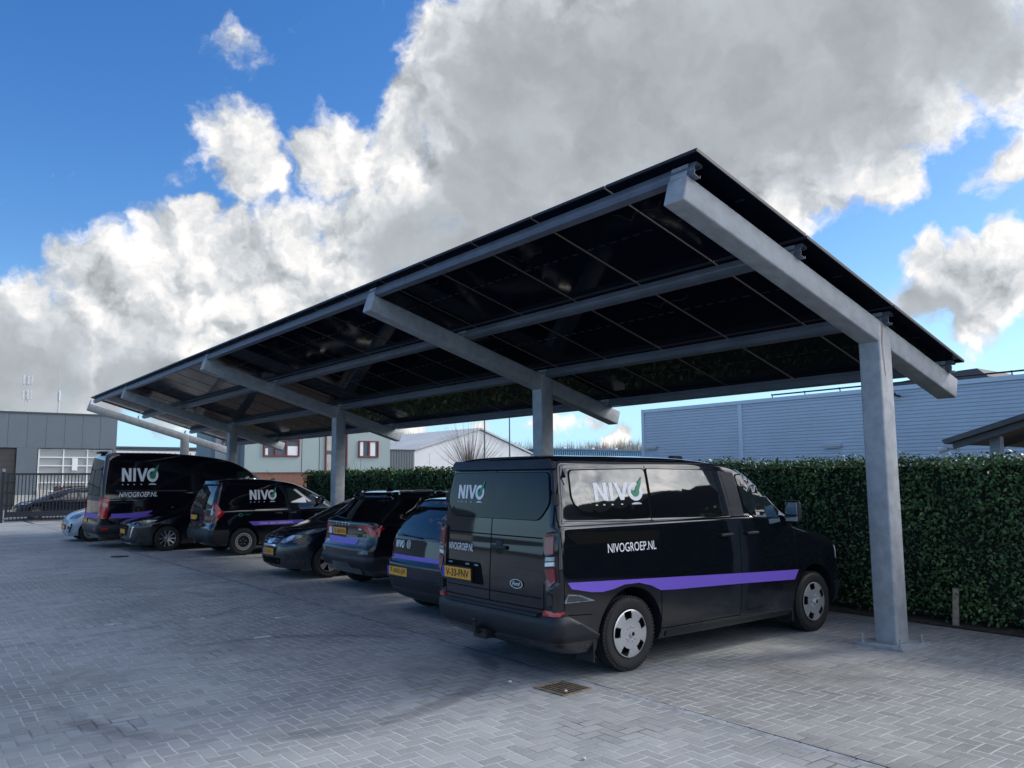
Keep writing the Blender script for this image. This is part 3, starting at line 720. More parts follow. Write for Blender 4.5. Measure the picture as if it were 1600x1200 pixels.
# ------------------------------------------------------------------ the hall behind the photographer (it shows in the paintwork)
bk = empty('hall_behind', (0, 0, 0), 0, 'dark gabled hall on the near side of the yard, mirrored in the van', 'building')
bm = bmesh.new(); prism(bm, [(38.5, 0), (85, 0), (85, 14), (60, 16.5), (44, 12.5), (38.5, 8.5)], -50, -26); bmobj('wall', bm, mat('dark_brick', (.05, .045, .045), .8), bk)
# ------------------------------------------------------------------ vehicles
def crom(rows, sub=5):
    A = [np.array(r, float) for r in rows]; out = []
    for i in range(len(A)-1):
        p1, p2 = A[i], A[i+1]; p0 = A[i-1] if i else p1; p3 = A[i+2] if i+2 < len(A) else p2
        # slopes limited so that the curve never overshoots
        def sl(a, b, c):
            d1, d2 = b-a, c-b
            return np.where(d1*d2 > 0, 2*d1*d2/(d1+d2+1e-12), 0)
        m1 = sl(p0, p1, p2) if i else p2-p1; m2 = sl(p1, p2, p3) if i+2 < len(A) else p2-p1
        for k in range(sub):
            t = k/sub; h = (2*t**3-3*t*t+1, t**3-2*t*t+t, -2*t**3+3*t*t, t**3-t*t)
            out.append(h[0]*p1+h[1]*m1+h[2]*p2+h[3]*m2)
    out.append(A[-1]); return out
def ring(z, xr, xf, w, rc, fx, fy, br=.03, bf=.09, bar=.02, ex=2.3, ns=36):
    P = []
    L = xf-xr; xm = (xr+xf)/2
    ws = lambda x: w-bar*abs((x-xm)/(L/2))**2.6
    rc_ = min(rc, w*.9); fy_ = min(fy, w*.92); fx_ = min(fx, L*.4)
    we = ws(xr+rc_)
    for i in range(7):
        y = -(we-rc_)*i/7; P.append((xr+br*(y/w)**2, y))
    xb = xr+br*((we-rc_)/w)**2
    for i in range(9):
        a = pi/2*i/8; P.append((xb+rc_*(1-abs(cos(a))**(2/ex)), -(we-rc_)-rc_*abs(sin(a))**(2/ex)))
    xs0 = xb+rc_; xc = xf-bf*((w-fy_)/w)**2; xs1 = xc-fx_; wf = ws(xs1)
    for i in range(1, ns):
        x = xs0+(xs1-xs0)*i/ns; P.append((x, -ws(x)))
    for i in range(11):
        a = pi/2*i/10; P.append((xs1+fx_*abs(sin(a))**(2/ex), -(wf-fy_)-fy_*abs(cos(a))**(2/ex)))
    for i in range(1, 8):
        y = -(wf-fy_)*(1-i/7); P.append((xf-bf*(y/w)**2, y))
    full = P+[(x, -y) for x, y in P[-2:0:-1]]
    return [(x, y, z) for x, y in full]
def loft(rows, sub=5, **kw):
    bm = bmesh.new(); R = []
    for r in crom(rows, sub): R.append([bm.verts.new(p) for p in ring(*r, **kw)])
    n = len(R[0])
    for a, b in zip(R[:-1], R[1:]):
        for i in range(n):
            j = (i+1) % n; bm.faces.new((a[i], a[j], b[j], b[i]))
    bm.faces.new(R[0][::-1]); bm.faces.new(R[-1])
    bmesh.ops.recalc_face_normals(bm, faces=bm.faces)
    return bm
class Veh:
    def __init__(s, name, loc, rz, label, cat, rows, paint, wheels, wr, arch, label_w=None, **kw):
        s.root = empty(name, loc, rz, label, cat); s.rows = rows; sub_ = kw.pop('sub', 5); s.kw = kw
        bm = loft(rows, sub_, **kw); s.bvh = BVHTree.FromBMesh(bm)
        me = bpy.data.meshes.new('body'); bm.to_mesh(me); bm.free(); me.materials.append(paint); me.materials.append(PLAST)
        o = link('body', me, None)
        for k, x in enumerate(wheels):
            for sy in (-1, 1):
                c = bmesh.new(); cyl(c, (x, sy*.62, wr+.01), (x, sy*1.3, wr+.01), arch, n=56)
                for f in c.faces: f.material_index = 1
                cm = bpy.data.meshes.new('c'); c.to_mesh(cm); c.free(); cm.materials.append(paint); cm.materials.append(PLAST)
                co = link('c', cm, None)
                md = o.modifiers.new('b', 'BOOLEAN'); md.operation = 'DIFFERENCE'; md.object = co; md.solver = 'EXACT'
                bpy.context.view_layer.update()
                nm = bpy.data.meshes.new_from_object(o.evaluated_get(bpy.context.evaluated_depsgraph_get()))
                o.modifiers.clear(); o.data = nm; bpy.data.objects.remove(co)
        for p in o.data.polygons: p.use_smooth = True
        o.data.set_sharp_from_angle(angle=radians(38))
        o.parent = s.root; s.body = o; s.wheels = wheels; s.wr = wr
    def hit(s, d, a, z):
        o, dr = {'R': ((a, -4, z), (0, 1, 0)), 'L': ((a, 4, z), (0, -1, 0)), 'B': ((-6, a, z), (1, 0, 0)), 'F': ((9, a, z), (-1, 0, 0)), 'T': ((a, z, 6), (0, 0, -1))}[d]
        h = s.bvh.ray_cast(Vector(o), Vector(dr))
        if h[0] is None:
            q = Vector(o)+Vector(dr)*{'R': 3.2, 'L': 3.2, 'B': 5, 'F': 5, 'T': 4}[d]; h = s.bvh.find_nearest(q)
        return h[0], h[1], Vector(dr)
    def map(s, d, a, b, off):
        # a is the coordinate on the body (u for sides, v for ends), b is the height
        p, n, dr = s.hit(d, a, b)
        if d in 'BF':
            x0 = s.hit(d, 0, b)[0].x; k = 0
            while abs(p.x-x0) > (.22 if d == 'B' else .72) and k < 25: a *= .985; k += 1; p, n, dr = s.hit(d, a, b)
        if n.dot(dr) > 0: n = -n
        return p-dr*off*.5+n*off*.5
    def decal(s, name, t, d, m, off=.003, thick=0., grid=.12, parent=None, label=None, smooth=True):
        vs, fs = t; bm = bmesh.new(); V = [bm.verts.new((x, y, 0)) for x, y in vs]
        for f in fs:
            try: bm.faces.new([V[i] for i in f])
            except ValueError: pass
        if grid:
            bmesh.ops.triangulate(bm, faces=[f for f in bm.faces if len(f.verts) > 4])
            for ax in (0, 1):
                lo_ = min(v[ax] for v in vs); hi_ = max(v[ax] for v in vs); k = lo_+grid
                while k < hi_-1e-4:
                    pc = [0, 0, 0]; pc[ax] = k; nn = [0, 0, 0]; nn[ax] = 1
                    bmesh.ops.bisect_plane(bm, geom=bm.verts[:]+bm.edges[:]+bm.faces[:], plane_co=pc, plane_no=nn); k += grid
        fl = []
        mp = {}
        for v in bm.verts: mp[v] = (s.map(d, v.co.x, v.co.y, off), s.map(d, v.co.x, v.co.y, -.01) if thick else None)
        if thick:
            bnd = [e for e in bm.edges if len(e.link_faces) == 1]
            r = bmesh.ops.extrude_edge_only(bm, edges=bnd); 
            newv = [v for v in r['geom'] if isinstance(v, bmesh.types.BMVert)]
            old = {}
            for v in newv:
                x, y = v.co.x, v.co.y
                mp[v] = (s.map(d, x, y, -.012), None)
        for v, (p, _) in mp.items(): v.co = p
        o = bmobj(name, bm, m, parent or s.root)
        if smooth:
            for p in o.data.polygons: p.use_smooth = True
            o.data.set_sharp_from_angle(angle=radians(40))
        if label: o['label'] = label
        return o
    def line(s, name, pts, d, w=.006, m=None, off=.0022, parent=None):
        V, F = [], []
        for (x0, y0), (x1, y1) in zip(pts[:-1], pts[1:]):
            L = math.hypot(x1-x0, y1-y0); n = max(1, int(L/.07)); nx, ny = -(y1-y0)/L*w/2, (x1-x0)/L*w/2
            b = len(V)
            for i in range(n+1):
                t = i/n; x = x0+(x1-x0)*t; y = y0+(y1-y0)*t; V += [(x+nx, y+ny), (x-nx, y-ny)]
            F += [(b+2*i, b+2*i+1, b+2*i+3, b+2*i+2) for i in range(n)]
        return s.decal(name, (V, F), d, m or SEAM, off, grid=0, parent=parent or s.body)
def rpoly(pts, r=.05, n=4):
    """round the corners of an outline"""
    out = []; N = len(pts)
    for i in range(N):
        p0, p, p1 = Vector(pts[i-1]), Vector(pts[i]), Vector(pts[(i+1) % N])
        a = (p0-p); b = (p1-p); k = min(r, a.length*.45, b.length*.45); A = p+a.normalized()*k; B = p+b.normalized()*k
        for j in range(n+1):
            t = j/n; q = A*(1-t)**2+p*2*t*(1-t)+B*t*t; out.append((q.x, q.y))
    return out
def window(v, name, pts, d, r=.05, m=None, parent=None, seal=.018, off=.006):
    c = Vector((sum(p[0] for p in pts)/len(pts), sum(p[1] for p in pts)/len(pts)))
    pp = rpoly(pts, r)
    w = v.decal(name, poly2d(pp), d, m or GLASS, off, thick=1, parent=parent)
    out = [tuple(c+(Vector(p)-c)*(1+seal/max(.1, (Vector(p)-c).length))) for p in pp]
    v.decal('seal', poly2d(out), d, SEAM, off-.003, thick=1, parent=w)
    return w

# wheels
def wheel(parent, x, side, yo, R, rr_, style, width=.20):
    T = Matrix.Translation((x, yo*side, R)) @ (Matrix.Identity(4) if side < 0 else Matrix.Rotation(pi, 4, 'Z'))
    # outboard = -Y in the local frame
    bm = bmesh.new(); prof = [(rr_-.01, width*.9), (rr_, width), (R*.86, width*1.02), (R*.955, width*.96), (R*.985, width*.86), (R, width*.72)]
    for k in range(4):
        a = width*(.66-.12*k); prof += [(R, a+.03), (R, a+.008), (R-.008, a+.006), (R-.008, a-.002)]
    prof += [(R, width*.14), (R*.985, width*.10), (R*.955, .015), (R*.90, -.004), (R*.86, -.006), (R*.80, -.004), (R*.74, 0), (rr_+.012, .004), (rr_, .012), (rr_-.01, .03)]
    n = 72; rings = []
    for (r, y) in prof:
        rings.append([bm.verts.new((r*cos(2*pi*i/n), y, r*sin(2*pi*i/n))) for i in range(n)])
    for a, b in zip(rings[:-1], rings[1:]):
        for i in range(n): j = (i+1) % n; bm.faces.new((a[i], a[j], b[j], b[i]))
    # shoulder blocks
    for i in range(60):
        t = 2*pi*i/60; mx = Matrix.Rotation(-t, 4, 'Y') @ Matrix.Translation((R*.972, .014, 0))
        abox(bm, -.014, .012, -.004, .03, -.011, .011, 0, mx)
    bmesh.ops.transform(bm, matrix=T, verts=bm.verts)
    t_ = bmobj('wheel', bm, RUB, parent, angle=35)
    # rim: a polar sheet with real openings
    def hole(r, th):
        u = r/rr_; d = math.degrees(th) % 360
        if style == 'cap5':
            return .62 < u < .94 and abs((d+8) % 72-36) < 15.5*(1.15-.25*(u-.62)/.32)
        if style == 'steel': return .76 < u < .92 and (d % 18) < 10.5
        if style == 'alloy10':
            return .24 < u < .90 and abs(d % 36-18) < 18-(4.6/max(u, .25)+1.3*((int(d//36)) % 2))
        if style == 'alloy5':
            return .26 < u < .90 and (abs(d % 72-36) < 31-8/max(u, .3))
        if style == 'alloy5d':
            k = d % 72; return .26 < u < .90 and (abs(k-36) < 27-6/max(u, .3) or k < 1.6/u or k > 72-1.6/u)
        return False
    def hgt(u):
        if style == 'cap5': return -.002+.020*(1-u)**.5*(1 if u > .0 else 0)*-1+.02*(u < .16)*-1
        if style == 'steel': return (.045 if u < .60 else (.045-.05*(u-.60)/.12 if u < .72 else -.005)) - (.02 if u < .2 else 0)
        return .006+.030*(1-u) - (.012 if u < .15 else 0)
    nr, nt = 22, 180; bm = bmesh.new(); g_ = []
    for a in range(nr+1):
        r = rr_*a/nr if a else .001
        g_.append([bm.verts.new((r*cos(2*pi*i/nt), hgt(a/nr), r*sin(2*pi*i/nt))) for i in range(nt)])
    for a in range(nr):
        for i in range(nt):
            r = rr_*(a+.5)/nr; th = 2*pi*(i+.5)/nt
            if hole(r, th): continue
            j = (i+1) % nt; f = bm.faces.new((g_[a][i], g_[a][j], g_[a+1][j], g_[a+1][i])); u = (a+.5)/nr
            f.material_index = (1 if (style == 'steel' and u < .68) or (style != 'steel' and u < .07) or (style == 'cap5' and .13 < u < .155) else 0)
    bmesh.ops.delete(bm, geom=[v for v in bm.verts if not v.link_faces], context='VERTS')
    bmesh.ops.recalc_face_normals(bm, faces=bm.faces)
    bmesh.ops.solidify(bm, geom=bm.faces[:], thickness=.007)
    if style == 'cap5':   # raised hub and five flat ribs
        for k in range(5):
            mx = Matrix.Rotation(radians(-72*k-8-16), 4, 'Y')
            abox(bm, rr_*.26, rr_*.36, -.026, -.008, -.006, .006, .002, mx)
            mx = Matrix.Rotation(radians(-72*k-8+16), 4, 'Y')
            abox(bm, rr_*.26, rr_*.36, -.026, -.008, -.006, .006, .002, mx)
    if style in ('steel', 'alloy10', 'alloy5', 'alloy5d'):
        for k in range(5):
            a = 2*pi*k/5+.3; cyl(bm, (rr_*.32*cos(a), .05, rr_*.32*sin(a)), (rr_*.32*cos(a), .006 if style != 'steel' else .03, rr_*.32*sin(a)), .011, n=6)
    bmesh.ops.transform(bm, matrix=T, verts=bm.verts)
    mats = {'cap5': (SILV, DARKM), 'steel': (SILV, DARKM), 'alloy10': (ALLOY, DARKM), 'alloy5': (POLEM, DARKM), 'alloy5d': (SILV, DARKM)}[style]
    o = bmobj('rim', bm, mats, t_, angle=30)
    bm = bmesh.new(); prof = [(rr_+.002, -.002), (rr_-.012, -.004), (rr_-.014, .05), (rr_-.03, .06), (rr_-.04, .15), (.02, .15)]; rings = []
    for (r, y) in prof: rings.append([bm.verts.new((r*cos(2*pi*i/48), y, r*sin(2*pi*i/48))) for i in range(48)])
    for a, b in zip(rings[:-1], rings[1:]):
        for i in range(48): j = (i+1) % 48; bm.faces.new((a[i], a[j], b[j], b[i]))
    cyl(bm, (0, .09, 0), (0, .13, 0), rr_*.62, n=36)
    bmesh.ops.transform(bm, matrix=T, verts=bm.verts)
    bmobj('brake_drum', bm, DARKM, t_, smooth=False)
    return t_
def wheels(v, track_half, R, rim, style, **kw):
    for x in v.wheels:
        for s in (-1, 1): wheel(v.root, x, s, track_half, R, rim, style, **kw)

def axle_box(v, x0, x1, w, z0=.2, z1=.34):
    o = box('underbody', x0, x1, -w, w, z0, z1, SEAM, v.root, .02)
def plate(v, d, a0, a1, z0, z1, txt, parent=None, off=.03, band=True, x=None):
    """number plate: flat slab standing proud of the surface; a runs left to right as seen"""
    sgn = {'B': -1, 'F': 1}[d]
    cc = (a0+a1)/2; p, n, dr = v.hit(d, cc, (z0+z1)/2)
    px = p.x if x is None else x
    nrm_tilt = 0
    xo = -1 if d == 'B' else 1
    W_ = a1-a0
    def P(s_, t_, o_): return Vector((px+xo*o_, cc+sgn*(s_-W_/2), z0+t_))
    def slab(name, s0, s1, t0, t1, o0, o1, m, par):
        vs = [P(a, b, c) for c in (o0, o1) for a, b in ((s0, t0), (s1, t0), (s1, t1), (s0, t1))]
        bm = bmesh.new(); V = [bm.verts.new(q) for q in vs]
        for f in ((0, 1, 2, 3), (4, 5, 6, 7), (0, 1, 5, 4), (1, 2, 6, 5), (2, 3, 7, 6), (3, 0, 4, 7)): bm.faces.new([V[i] for i in f])
        return bmobj(name, bm, m, par)
    H_ = z1-z0
    pl = slab('number_plate', -.012, W_+.012, -.022, H_+.012, -.03, off, BLKV, parent or v.root)
    slab('face', 0, W_, 0, H_, off-.001, off+.003, YEL, pl)
    bw = .045*W_/.52 if band else 0
    if band: slab('band', 0, bw, 0, H_, off+.003, off+.0045, BLU, pl)
    if txt:
        t = fit2d(text2d(txt, 1, off=.022), (W_-bw)*.88, H_*.70); t = at2d(t, bw+(W_-bw)*.06, H_*.15)
        vs = [tuple(P(a, b, off+.0042)) for a, b in t[0]]
        pyobj('lettering', vs, t[1], BLKV, pl)
    return pl
def nivo(h=1.):
    Ns = [poly2d(q) for q in ([(0, 0), (.24, 0), (.24, 1), (0, 1)], [(.24, .62), (.60, 0), (.62, 0), (.62, .40), (.26, 1), (.24, 1)], [(.62, 0), (.86, 0), (.86, 1), (.62, 1)])]
    I = [(1.02, 0), (1.26, 0), (1.26, 1), (1.02, 1)]
    Vs = [poly2d(q) for q in ([(1.34, 1), (1.72, 0), (1.84, 0), (1.84, .33), (1.60, 1)], [(1.84, 0), (1.96, 0), (2.34, 1), (2.08, 1), (1.84, .33)])]
    cx, cy, n = 2.80, .47, 40; O, F = [], []
    for i in range(n):
        a = 2*pi*i/n; O += [(cx+.53*cos(a), cy+.53*sin(a)), (cx+.30*cos(a), cy+.30*sin(a))]
    F = [(2*i, 2*i+1, (2*i+3) % (2*n), (2*i+2) % (2*n)) for i in range(n)]
    t = join2d(*Ns, poly2d(I), *Vs, (O, F))
    k = [(2.66, .52)]
    leaf = [(2.50, .46), (2.58, .28), (2.72, .16), (2.88, .18), (3.00, .32), (3.12, .62), (3.26, .86), (3.40, 1.34), (3.10, 1.06), (2.94, .82), (2.80, .52), (2.74, .40), (2.70, .52), (2.60, .56)]
    arc_ = [(2.44+.36*(1-cos(pi*i/10)), -.27+.12*sin(pi*i/10)) for i in range(11)]
    sc = lambda q: ([(x*h, y*h) for x, y in q[0]], q[1])
    bits = ([poly2d([(a, -.27), (a+.14, -.27), (a+.14, -.20), (a, -.20)]) for a in (.02, .5, 1.05, 1.7)])
    return sc(t), sc(poly2d(leaf)), sc(poly2d(arc_)), [sc(b) for b in bits]
def orient(v, t, d, a, z, stretch=1.):
    """place right-reading 2D art whose lower left corner sits at (a,z) on side d"""
    s = {'R': 1, 'L': -1, 'B': -1, 'F': 1}[d]
    return [(a+s*x*stretch, z+y) for x, y in t[0]], t[1]
def logo(v, d, a, z, h, st=1., arc=True, white=None):
    t, leaf, ar, bits = nivo(h)
    o = v.decal('lettering', orient(v, t, d, a, z, st), d, white or WHITE, .0085, grid=.15, smooth=False)
    v.decal('leaf_mark', orient(v, leaf, d, a, z, st), d, GREEN, .0115, grid=.15, parent=o, smooth=False)
    if arc:
        v.decal('arc_mark', orient(v, ar, d, a, z, st), d, LGT, .0085, grid=.15, parent=o, smooth=False)
        for b in bits: v.decal('dash_mark', orient(v, b, d, a, z, st), d, LGT, .0085, grid=.15, parent=o, smooth=False)
def words(v, s, d, a, z, w, h=None, m=None, shear=0., off=.0085, bold=.0, parent=None):
    t = fit2d(text2d(s, 1, shear=shear, off=bold), w, h)
    return v.decal('lettering', orient(v, t, d, a, z), d, m or WHITE, off, grid=.2, parent=parent, smooth=False)
def mirror(v, x, z, y, sc=1., paint=None, h=.2, double=False):
    for s in (-1, 1):
        bm = bmesh.new(); abox(bm, x-.05*sc, x+.06*sc, y-.10, y+.10*sc, z, z+h*sc, .045*sc, None, 4)
        for vv in bm.verts:
            if vv.co.x > x: vv.co.y = y+(vv.co.y-y)*.8; vv.co.z = z+.5*h*sc+(vv.co.z-z-.5*h*sc)*.82
        bmesh.ops.scale(bm, vec=(1, s, 1), verts=bm.verts)
        o = bmobj('wing_mirror', bm, paint or PLAST, v.root, angle=50)
        bm = bmesh.new(); abox(bm, x-.03, x+.03, y-.22, y-.04, z-.01, z+.05, .012); bmesh.ops.scale(bm, vec=(1, s, 1), verts=bm.verts); bmobj('mirror_arm', bm, PLAST, o)
        bm = bmesh.new(); zz = [(z+.015, z+h*sc*.30), (z+h*sc*.36, z+h*sc-.02)] if double else [(z+.02, z+h*sc-.02)]
        for a, b in zz: abox(bm, x-.055*sc, x-.051*sc, y-.075, y+.085*sc-.01, a, b, .0015)
        bmesh.ops.scale(bm, vec=(1, s, 1), verts=bm.verts); bmobj('mirror_glass', bm, CHROME, o)
def handle(v, d, a, z, w=.17):
    p, n, dr = v.hit(d, a, z); s = {'R': -1, 'L': 1}[d]
    bm = bmesh.new(); abox(bm, a-w/2, a+w/2, p.y-.005 if s > 0 else p.y-.045, p.y+.045 if s > 0 else p.y+.005, z-.018, z+.018, .014, None, 3)
    return bmobj('door_handle', bm, PLAST, v.root, angle=50)
def clad(v, name, z0, z1, grow, m, x0=None, x1=None, rows=None, dz=0, thick=True):
    """bumper or sill: the body outline between two heights, slightly larger, cut to a stretch of its length"""
    rs = crom(v.rows, 6); zs = np.array([r[0] for r in rs])
    out = []
    for i in range(7):
        z = z0+(z1-z0)*i/6; r = [np.interp(z, zs, [q[k] for q in rs]) for k in range(7)]
        gg = grow*(1-.9*abs(i/3-1)**4); r[1] -= gg; r[2] += gg; r[3] += gg; out.append(r)
    bm = bmesh.new(); R = []
    for r in out: R.append([bm.verts.new(p) for p in ring(*r, **{k: w for k, w in v.kw.items() if k != 'sub'})])
    n = len(R[0])
    for a, b in zip(R[:-1], R[1:]):
        for i in range(n): j = (i+1) % n; bm.faces.new((a[i], a[j], b[j], b[i]))
    bm.faces.new(R[0][::-1]); bm.faces.new(R[-1])
    if x1 is not None:
        g_ = bmesh.ops.bisect_plane(bm, geom=bm.verts[:]+bm.edges[:]+bm.faces[:], plane_co=(x1, 0, 0), plane_no=(1, 0, 0), clear_outer=True)
        bmesh.ops.holes_fill(bm, edges=[e for e in bm.edges if len(e.link_faces) == 1])
    if x0 is not None:
        g_ = bmesh.ops.bisect_plane(bm, geom=bm.verts[:]+bm.edges[:]+bm.faces[:], plane_co=(x0, 0, 0), plane_no=(-1, 0, 0), clear_outer=True)
        bmesh.ops.holes_fill(bm, edges=[e for e in bm.edges if len(e.link_faces) == 1])
    return bmobj(name, bm, m, v.root, angle=40)
def arch_lip(v, x, R, m, d=('R',), a0=-8, a1=188, w=.045, off=.012):
    for s in d:
        V, F = [], []; n = 24
        for i in range(n+1):
            a = radians(a0+(a1-a0)*i/n)
            V += [(x+(R+.002)*cos(a), v.wr+.01+(R+.002)*sin(a)), (x+(R+w)*cos(a), v.wr+.01+(R+w)*sin(a))]
        F = [(2*i, 2*i+1, 2*i+3, 2*i+2) for i in range(n)]
        v.decal('wheel_arch_trim', (V, F), s, m, off, thick=1, grid=0)
def ellipse(a, z, ra, rz, n=28): return [(a+ra*cos(2*pi*i/n), z+rz*sin(2*pi*i/n)) for i in range(n)]
def ringd(a, z, ra, rz, k=.86, n=32):
    V = []
    for i in range(n): c, s = cos(2*pi*i/n), sin(2*pi*i/n); V += [(a+ra*c, z+rz*s), (a+ra*k*c, z+rz*k*s)]
    return V, [(2*i, 2*i+1, (2*i+3) % (2*n), (2*i+2) % (2*n)) for i in range(n)]

# ---- 1. near mid-size van
v = Veh('panel_van', (5.70, 6.565, 0), radians(.3), 'nearest black van with a purple side stripe and rear doors towards the yard', 'van', [
    # z, rear, front, half width, rear corner, front corner x, y
    (.24, -.80, 3.80, .93, .20, .55, .50), (.34, -.93, 3.92, .965, .16, .55, .5), (.60, -.955, 3.99, .990, .13, .6, .52), (.90, -.95, 3.96, .998, .11, .62, .52),
    (1.03, -.945, 3.88, .993, .10, .62, .52), (1.12, -.94, 3.62, .987, .10, .6, .5), (1.19, -.935, 3.25, .982, .10, .5, .45), (1.245, -.932, 2.98, .978, .10, .36, .38),
    (1.30, -.928, 2.86, .973, .10, .22, .34), (1.36, -.924, 2.78, .966, .10, .16, .32), (1.40, -.921, 2.72, .945, .10, .15, .31), (1.60, -.90, 2.45, .917, .10, .15, .3), (1.78, -.878, 2.20, .883, .10, .15, .3),
    (1.90, -.86, 1.99, .858, .10, .18, .28), (1.955, -.845, 1.74, .845, .11, .4, .28), (1.995, -.81, 1.40, .80, .14, .4, .3), (2.02, -.75, 1.1, .70, .18, .4, .3), (2.035, -.66, .8, .55, .2, .3, .3), (2.042, -.5, .4, .35, .2, .2, .2)],
    BLACK, (0, 3.1), .345, .428, sub=10, ns=80)
wheels(v, .955, .345, .222, 'cap5', width=.215)
axle_box(v, -.7, 3.7, .74, .22, .5)
bmp = clad(v, 'rear_bumper', .35, .585, .028, PLAST, x1=-.42)
bm = bmesh.new(); bm.from_mesh(bmp.data)
bmesh.ops.bisect_plane(bm, geom=bm.verts[:]+bm.edges[:]+bm.faces[:], plane_co=(-.80, 0, .59), plane_no=(.42, 0, .80), clear_outer=True)
bmesh.ops.holes_fill(bm, edges=[e for e in bm.edges if len(e.link_faces) == 1]); bmesh.ops.recalc_face_normals(bm, faces=bm.faces); bm.to_mesh(bmp.data); bm.free()
clad(v, 'front_bumper', .24, .55, .02, PLAST, x0=3.52)
box('step', -.99, -.9, -.74, .74, .57, .60, PLAST, v.root, .012)
# quarter window, sliding door window, front window (one dark band with seams between)
W1 = window(v, 'quarter_window', [(-.66, 1.885), (-.67, 1.62), (-.60, 1.52), (-.38, 1.45), (.0, 1.425), (.335, 1.42), (.335, 1.90)], 'R', .05)
W2 = window(v, 'door_window', [(.375, 1.90), (.375, 1.42), (1.50, 1.40), (1.41, 1.885)], 'R', .02)
W3 = window(v, 'cab_window', [(1.80, 1.83), (1.86, 1.50), (2.00, 1.37), (2.46, 1.345), (2.47, 1.42), (2.09, 1.775), (2.00, 1.84)], 'R', .04, GLASSC)
v.decal('pillar_trim', poly2d(rpoly([(1.50, 1.88), (1.58, 1.39), (1.84, 1.385), (1.775, 1.86)], .02)), 'R', PLAST, .002)
for pts in ([(-.66, 1.885), (-.67, 1.62), (-.60, 1.52), (-.38, 1.45), (.0, 1.425), (.335, 1.42), (.335, 1.90)], [(.375, 1.90), (.375, 1.42), (1.50, 1.40), (1.41, 1.885)], [(1.80, 1.83), (1.86, 1.50), (2.00, 1.37), (2.50, 1.345), (2.51, 1.42), (2.12, 1.775), (2.02, 1.84)]):
    window(v, 'side_window', pts, 'L', .05)
window(v, 'windscreen', [(-.70, 1.36), (.70, 1.36), (.62, 1.84), (-.62, 1.84)], 'F', .06)
for d in 'RL':
    v.line('panel_seam', [(.355, 1.93), (.355, 1.40), (.405, 1.33), (.425, .40)], d, .009)
    v.line('panel_seam', [(1.54, 1.90), (1.63, 1.38), (1.70, 1.28), (1.68, .34), (.43, .34)], d, .008)
    v.line('panel_seam', [(2.66, 1.36), (2.74, 1.25), (2.70, .72)], d, .008)
    v.line('panel_seam', [(-.85, 1.425), (.36, 1.39)], d, .006)
    v.line('panel_seam', [(-.85, 1.21), (.40, 1.195)], d, .006)
    v.decal('slide_rail', poly2d(rpoly([(-.80, 1.31), (-.72, 1.325), (.40, 1.295), (.40, 1.205), (-.68, 1.215)], .03)), d, SEAM, .004)
    v.line('panel_seam', [(-.52, .58), (-.86, .60)], d, .008)
    v.line('panel_seam', [(-.86, 1.9), (-.855, 1.40), (-.84, .64)], d, .007)
    v.line('gutter_trim', [(-.83, 1.965), (1.45, 1.955), (2.0, 1.89), (2.3, 1.70), (2.72, 1.42)], d, .014, PLAST, .006)
    v.decal('sill', poly2d([(.50, .255), (.50, .31), (2.62, .31), (2.62, .255)]), d, PLAST, .012, thick=1)
handle(v, 'R', 1.45, 1.20, .20); handle(v, 'R', 1.90, 1.20, .20)
v.decal('stripe', ([(-.81, .885), (-.76, .825), (-.52, .778), (-.38, .768), (-.24, .782), (-.10, .812), (.10, .812), (.27, .772), (.40, .716), (.60, .705), (1.20, .687), (1.70, .672), (2.32, .648), (2.68, .634),
    (2.76, .742), (2.32, .758), (1.70, .782), (1.20, .803), (.60, .828), (.42, .835), (.27, .841), (.10, .848), (-.10, .856), (-.24, .862), (-.38, .867), (-.52, .873)],
    [(0, 1, 2, 25), (25, 2, 3, 24), (24, 3, 4, 23), (23, 4, 5, 22), (22, 5, 6, 21), (21, 6, 7, 20), (20, 7, 8, 19), (19, 8, 9, 18), (18, 9, 10, 17), (17, 10, 11, 16), (16, 11, 12, 15), (15, 12, 13, 14)]), 'R', PURP, .004, grid=0)
logo(v, 'R', -.39, 1.60, .168, 1.17)
words(v, 'NIVOGROEP.NL', 'R', -.30, 1.115, .655, .085, bold=.004)
# rear scoop highlight, put into the colour of a pale and a grey patch
v.decal('side_reflector_or_highlight', poly2d(rpoly([(-.85, .705), (-.81, .785), (-.67, .768), (-.48, .70)], .015)), 'R', CLEAR, .010, thick=1)
v.decal('side_reflector_or_highlight', poly2d(rpoly([(-.825, .715), (-.795, .77), (-.68, .755), (-.55, .708)], .012)), 'R', GREYP, .013, thick=1)
for x_ in (-.47,): 
    bm = bmesh.new(); abox(bm, x_-.01, x_+.01, -.955, -.72, .14, .42, .004); bmobj('mud_flap', bm, PLAST, v.root)
bm = bmesh.new(); abox(bm, 2.66, 2.69, -.95, -.76, .16, .38, .004); bmobj('mud_flap', bm, PLAST, v.root)
# rear face
RW = window(v, 'rear_window', [(-.78, 1.87), (-.83, 1.58), (-.70, 1.43), (.70, 1.43), (.83, 1.58), (.78, 1.87)], 'B', .06, GLASSR)
logo(v, 'B', .64, 1.61, .14, 1.02)
words(v, 'NIVOGROEP.NL', 'B', .75, 1.085, .46, .072, bold=.004)
v.line('panel_seam', [(.0, 1.90), (.0, .63)], 'B', .010, parent=v.body)
v.line('panel_seam', [(-.86, 1.90), (-.885, 1.40), (-.80, 1.30), (-.80, .64), (.80, .64), (.80, 1.30), (.885, 1.40), (.86, 1.90)], 'B', .010)
v.decal('spoiler', poly2d(rpoly([(-.84, 1.90), (.84, 1.90), (.78, 1.975), (-.78, 1.975)], .02)), 'B', PLAST, .05, thick=1)
v.line('crease', [(-.76, 1.27), (.76, 1.27)], 'B', .012, SEAM, .003)
v.line('crease', [(-.76, .735), (.76, .735)], 'B', .008, SEAM, .003)
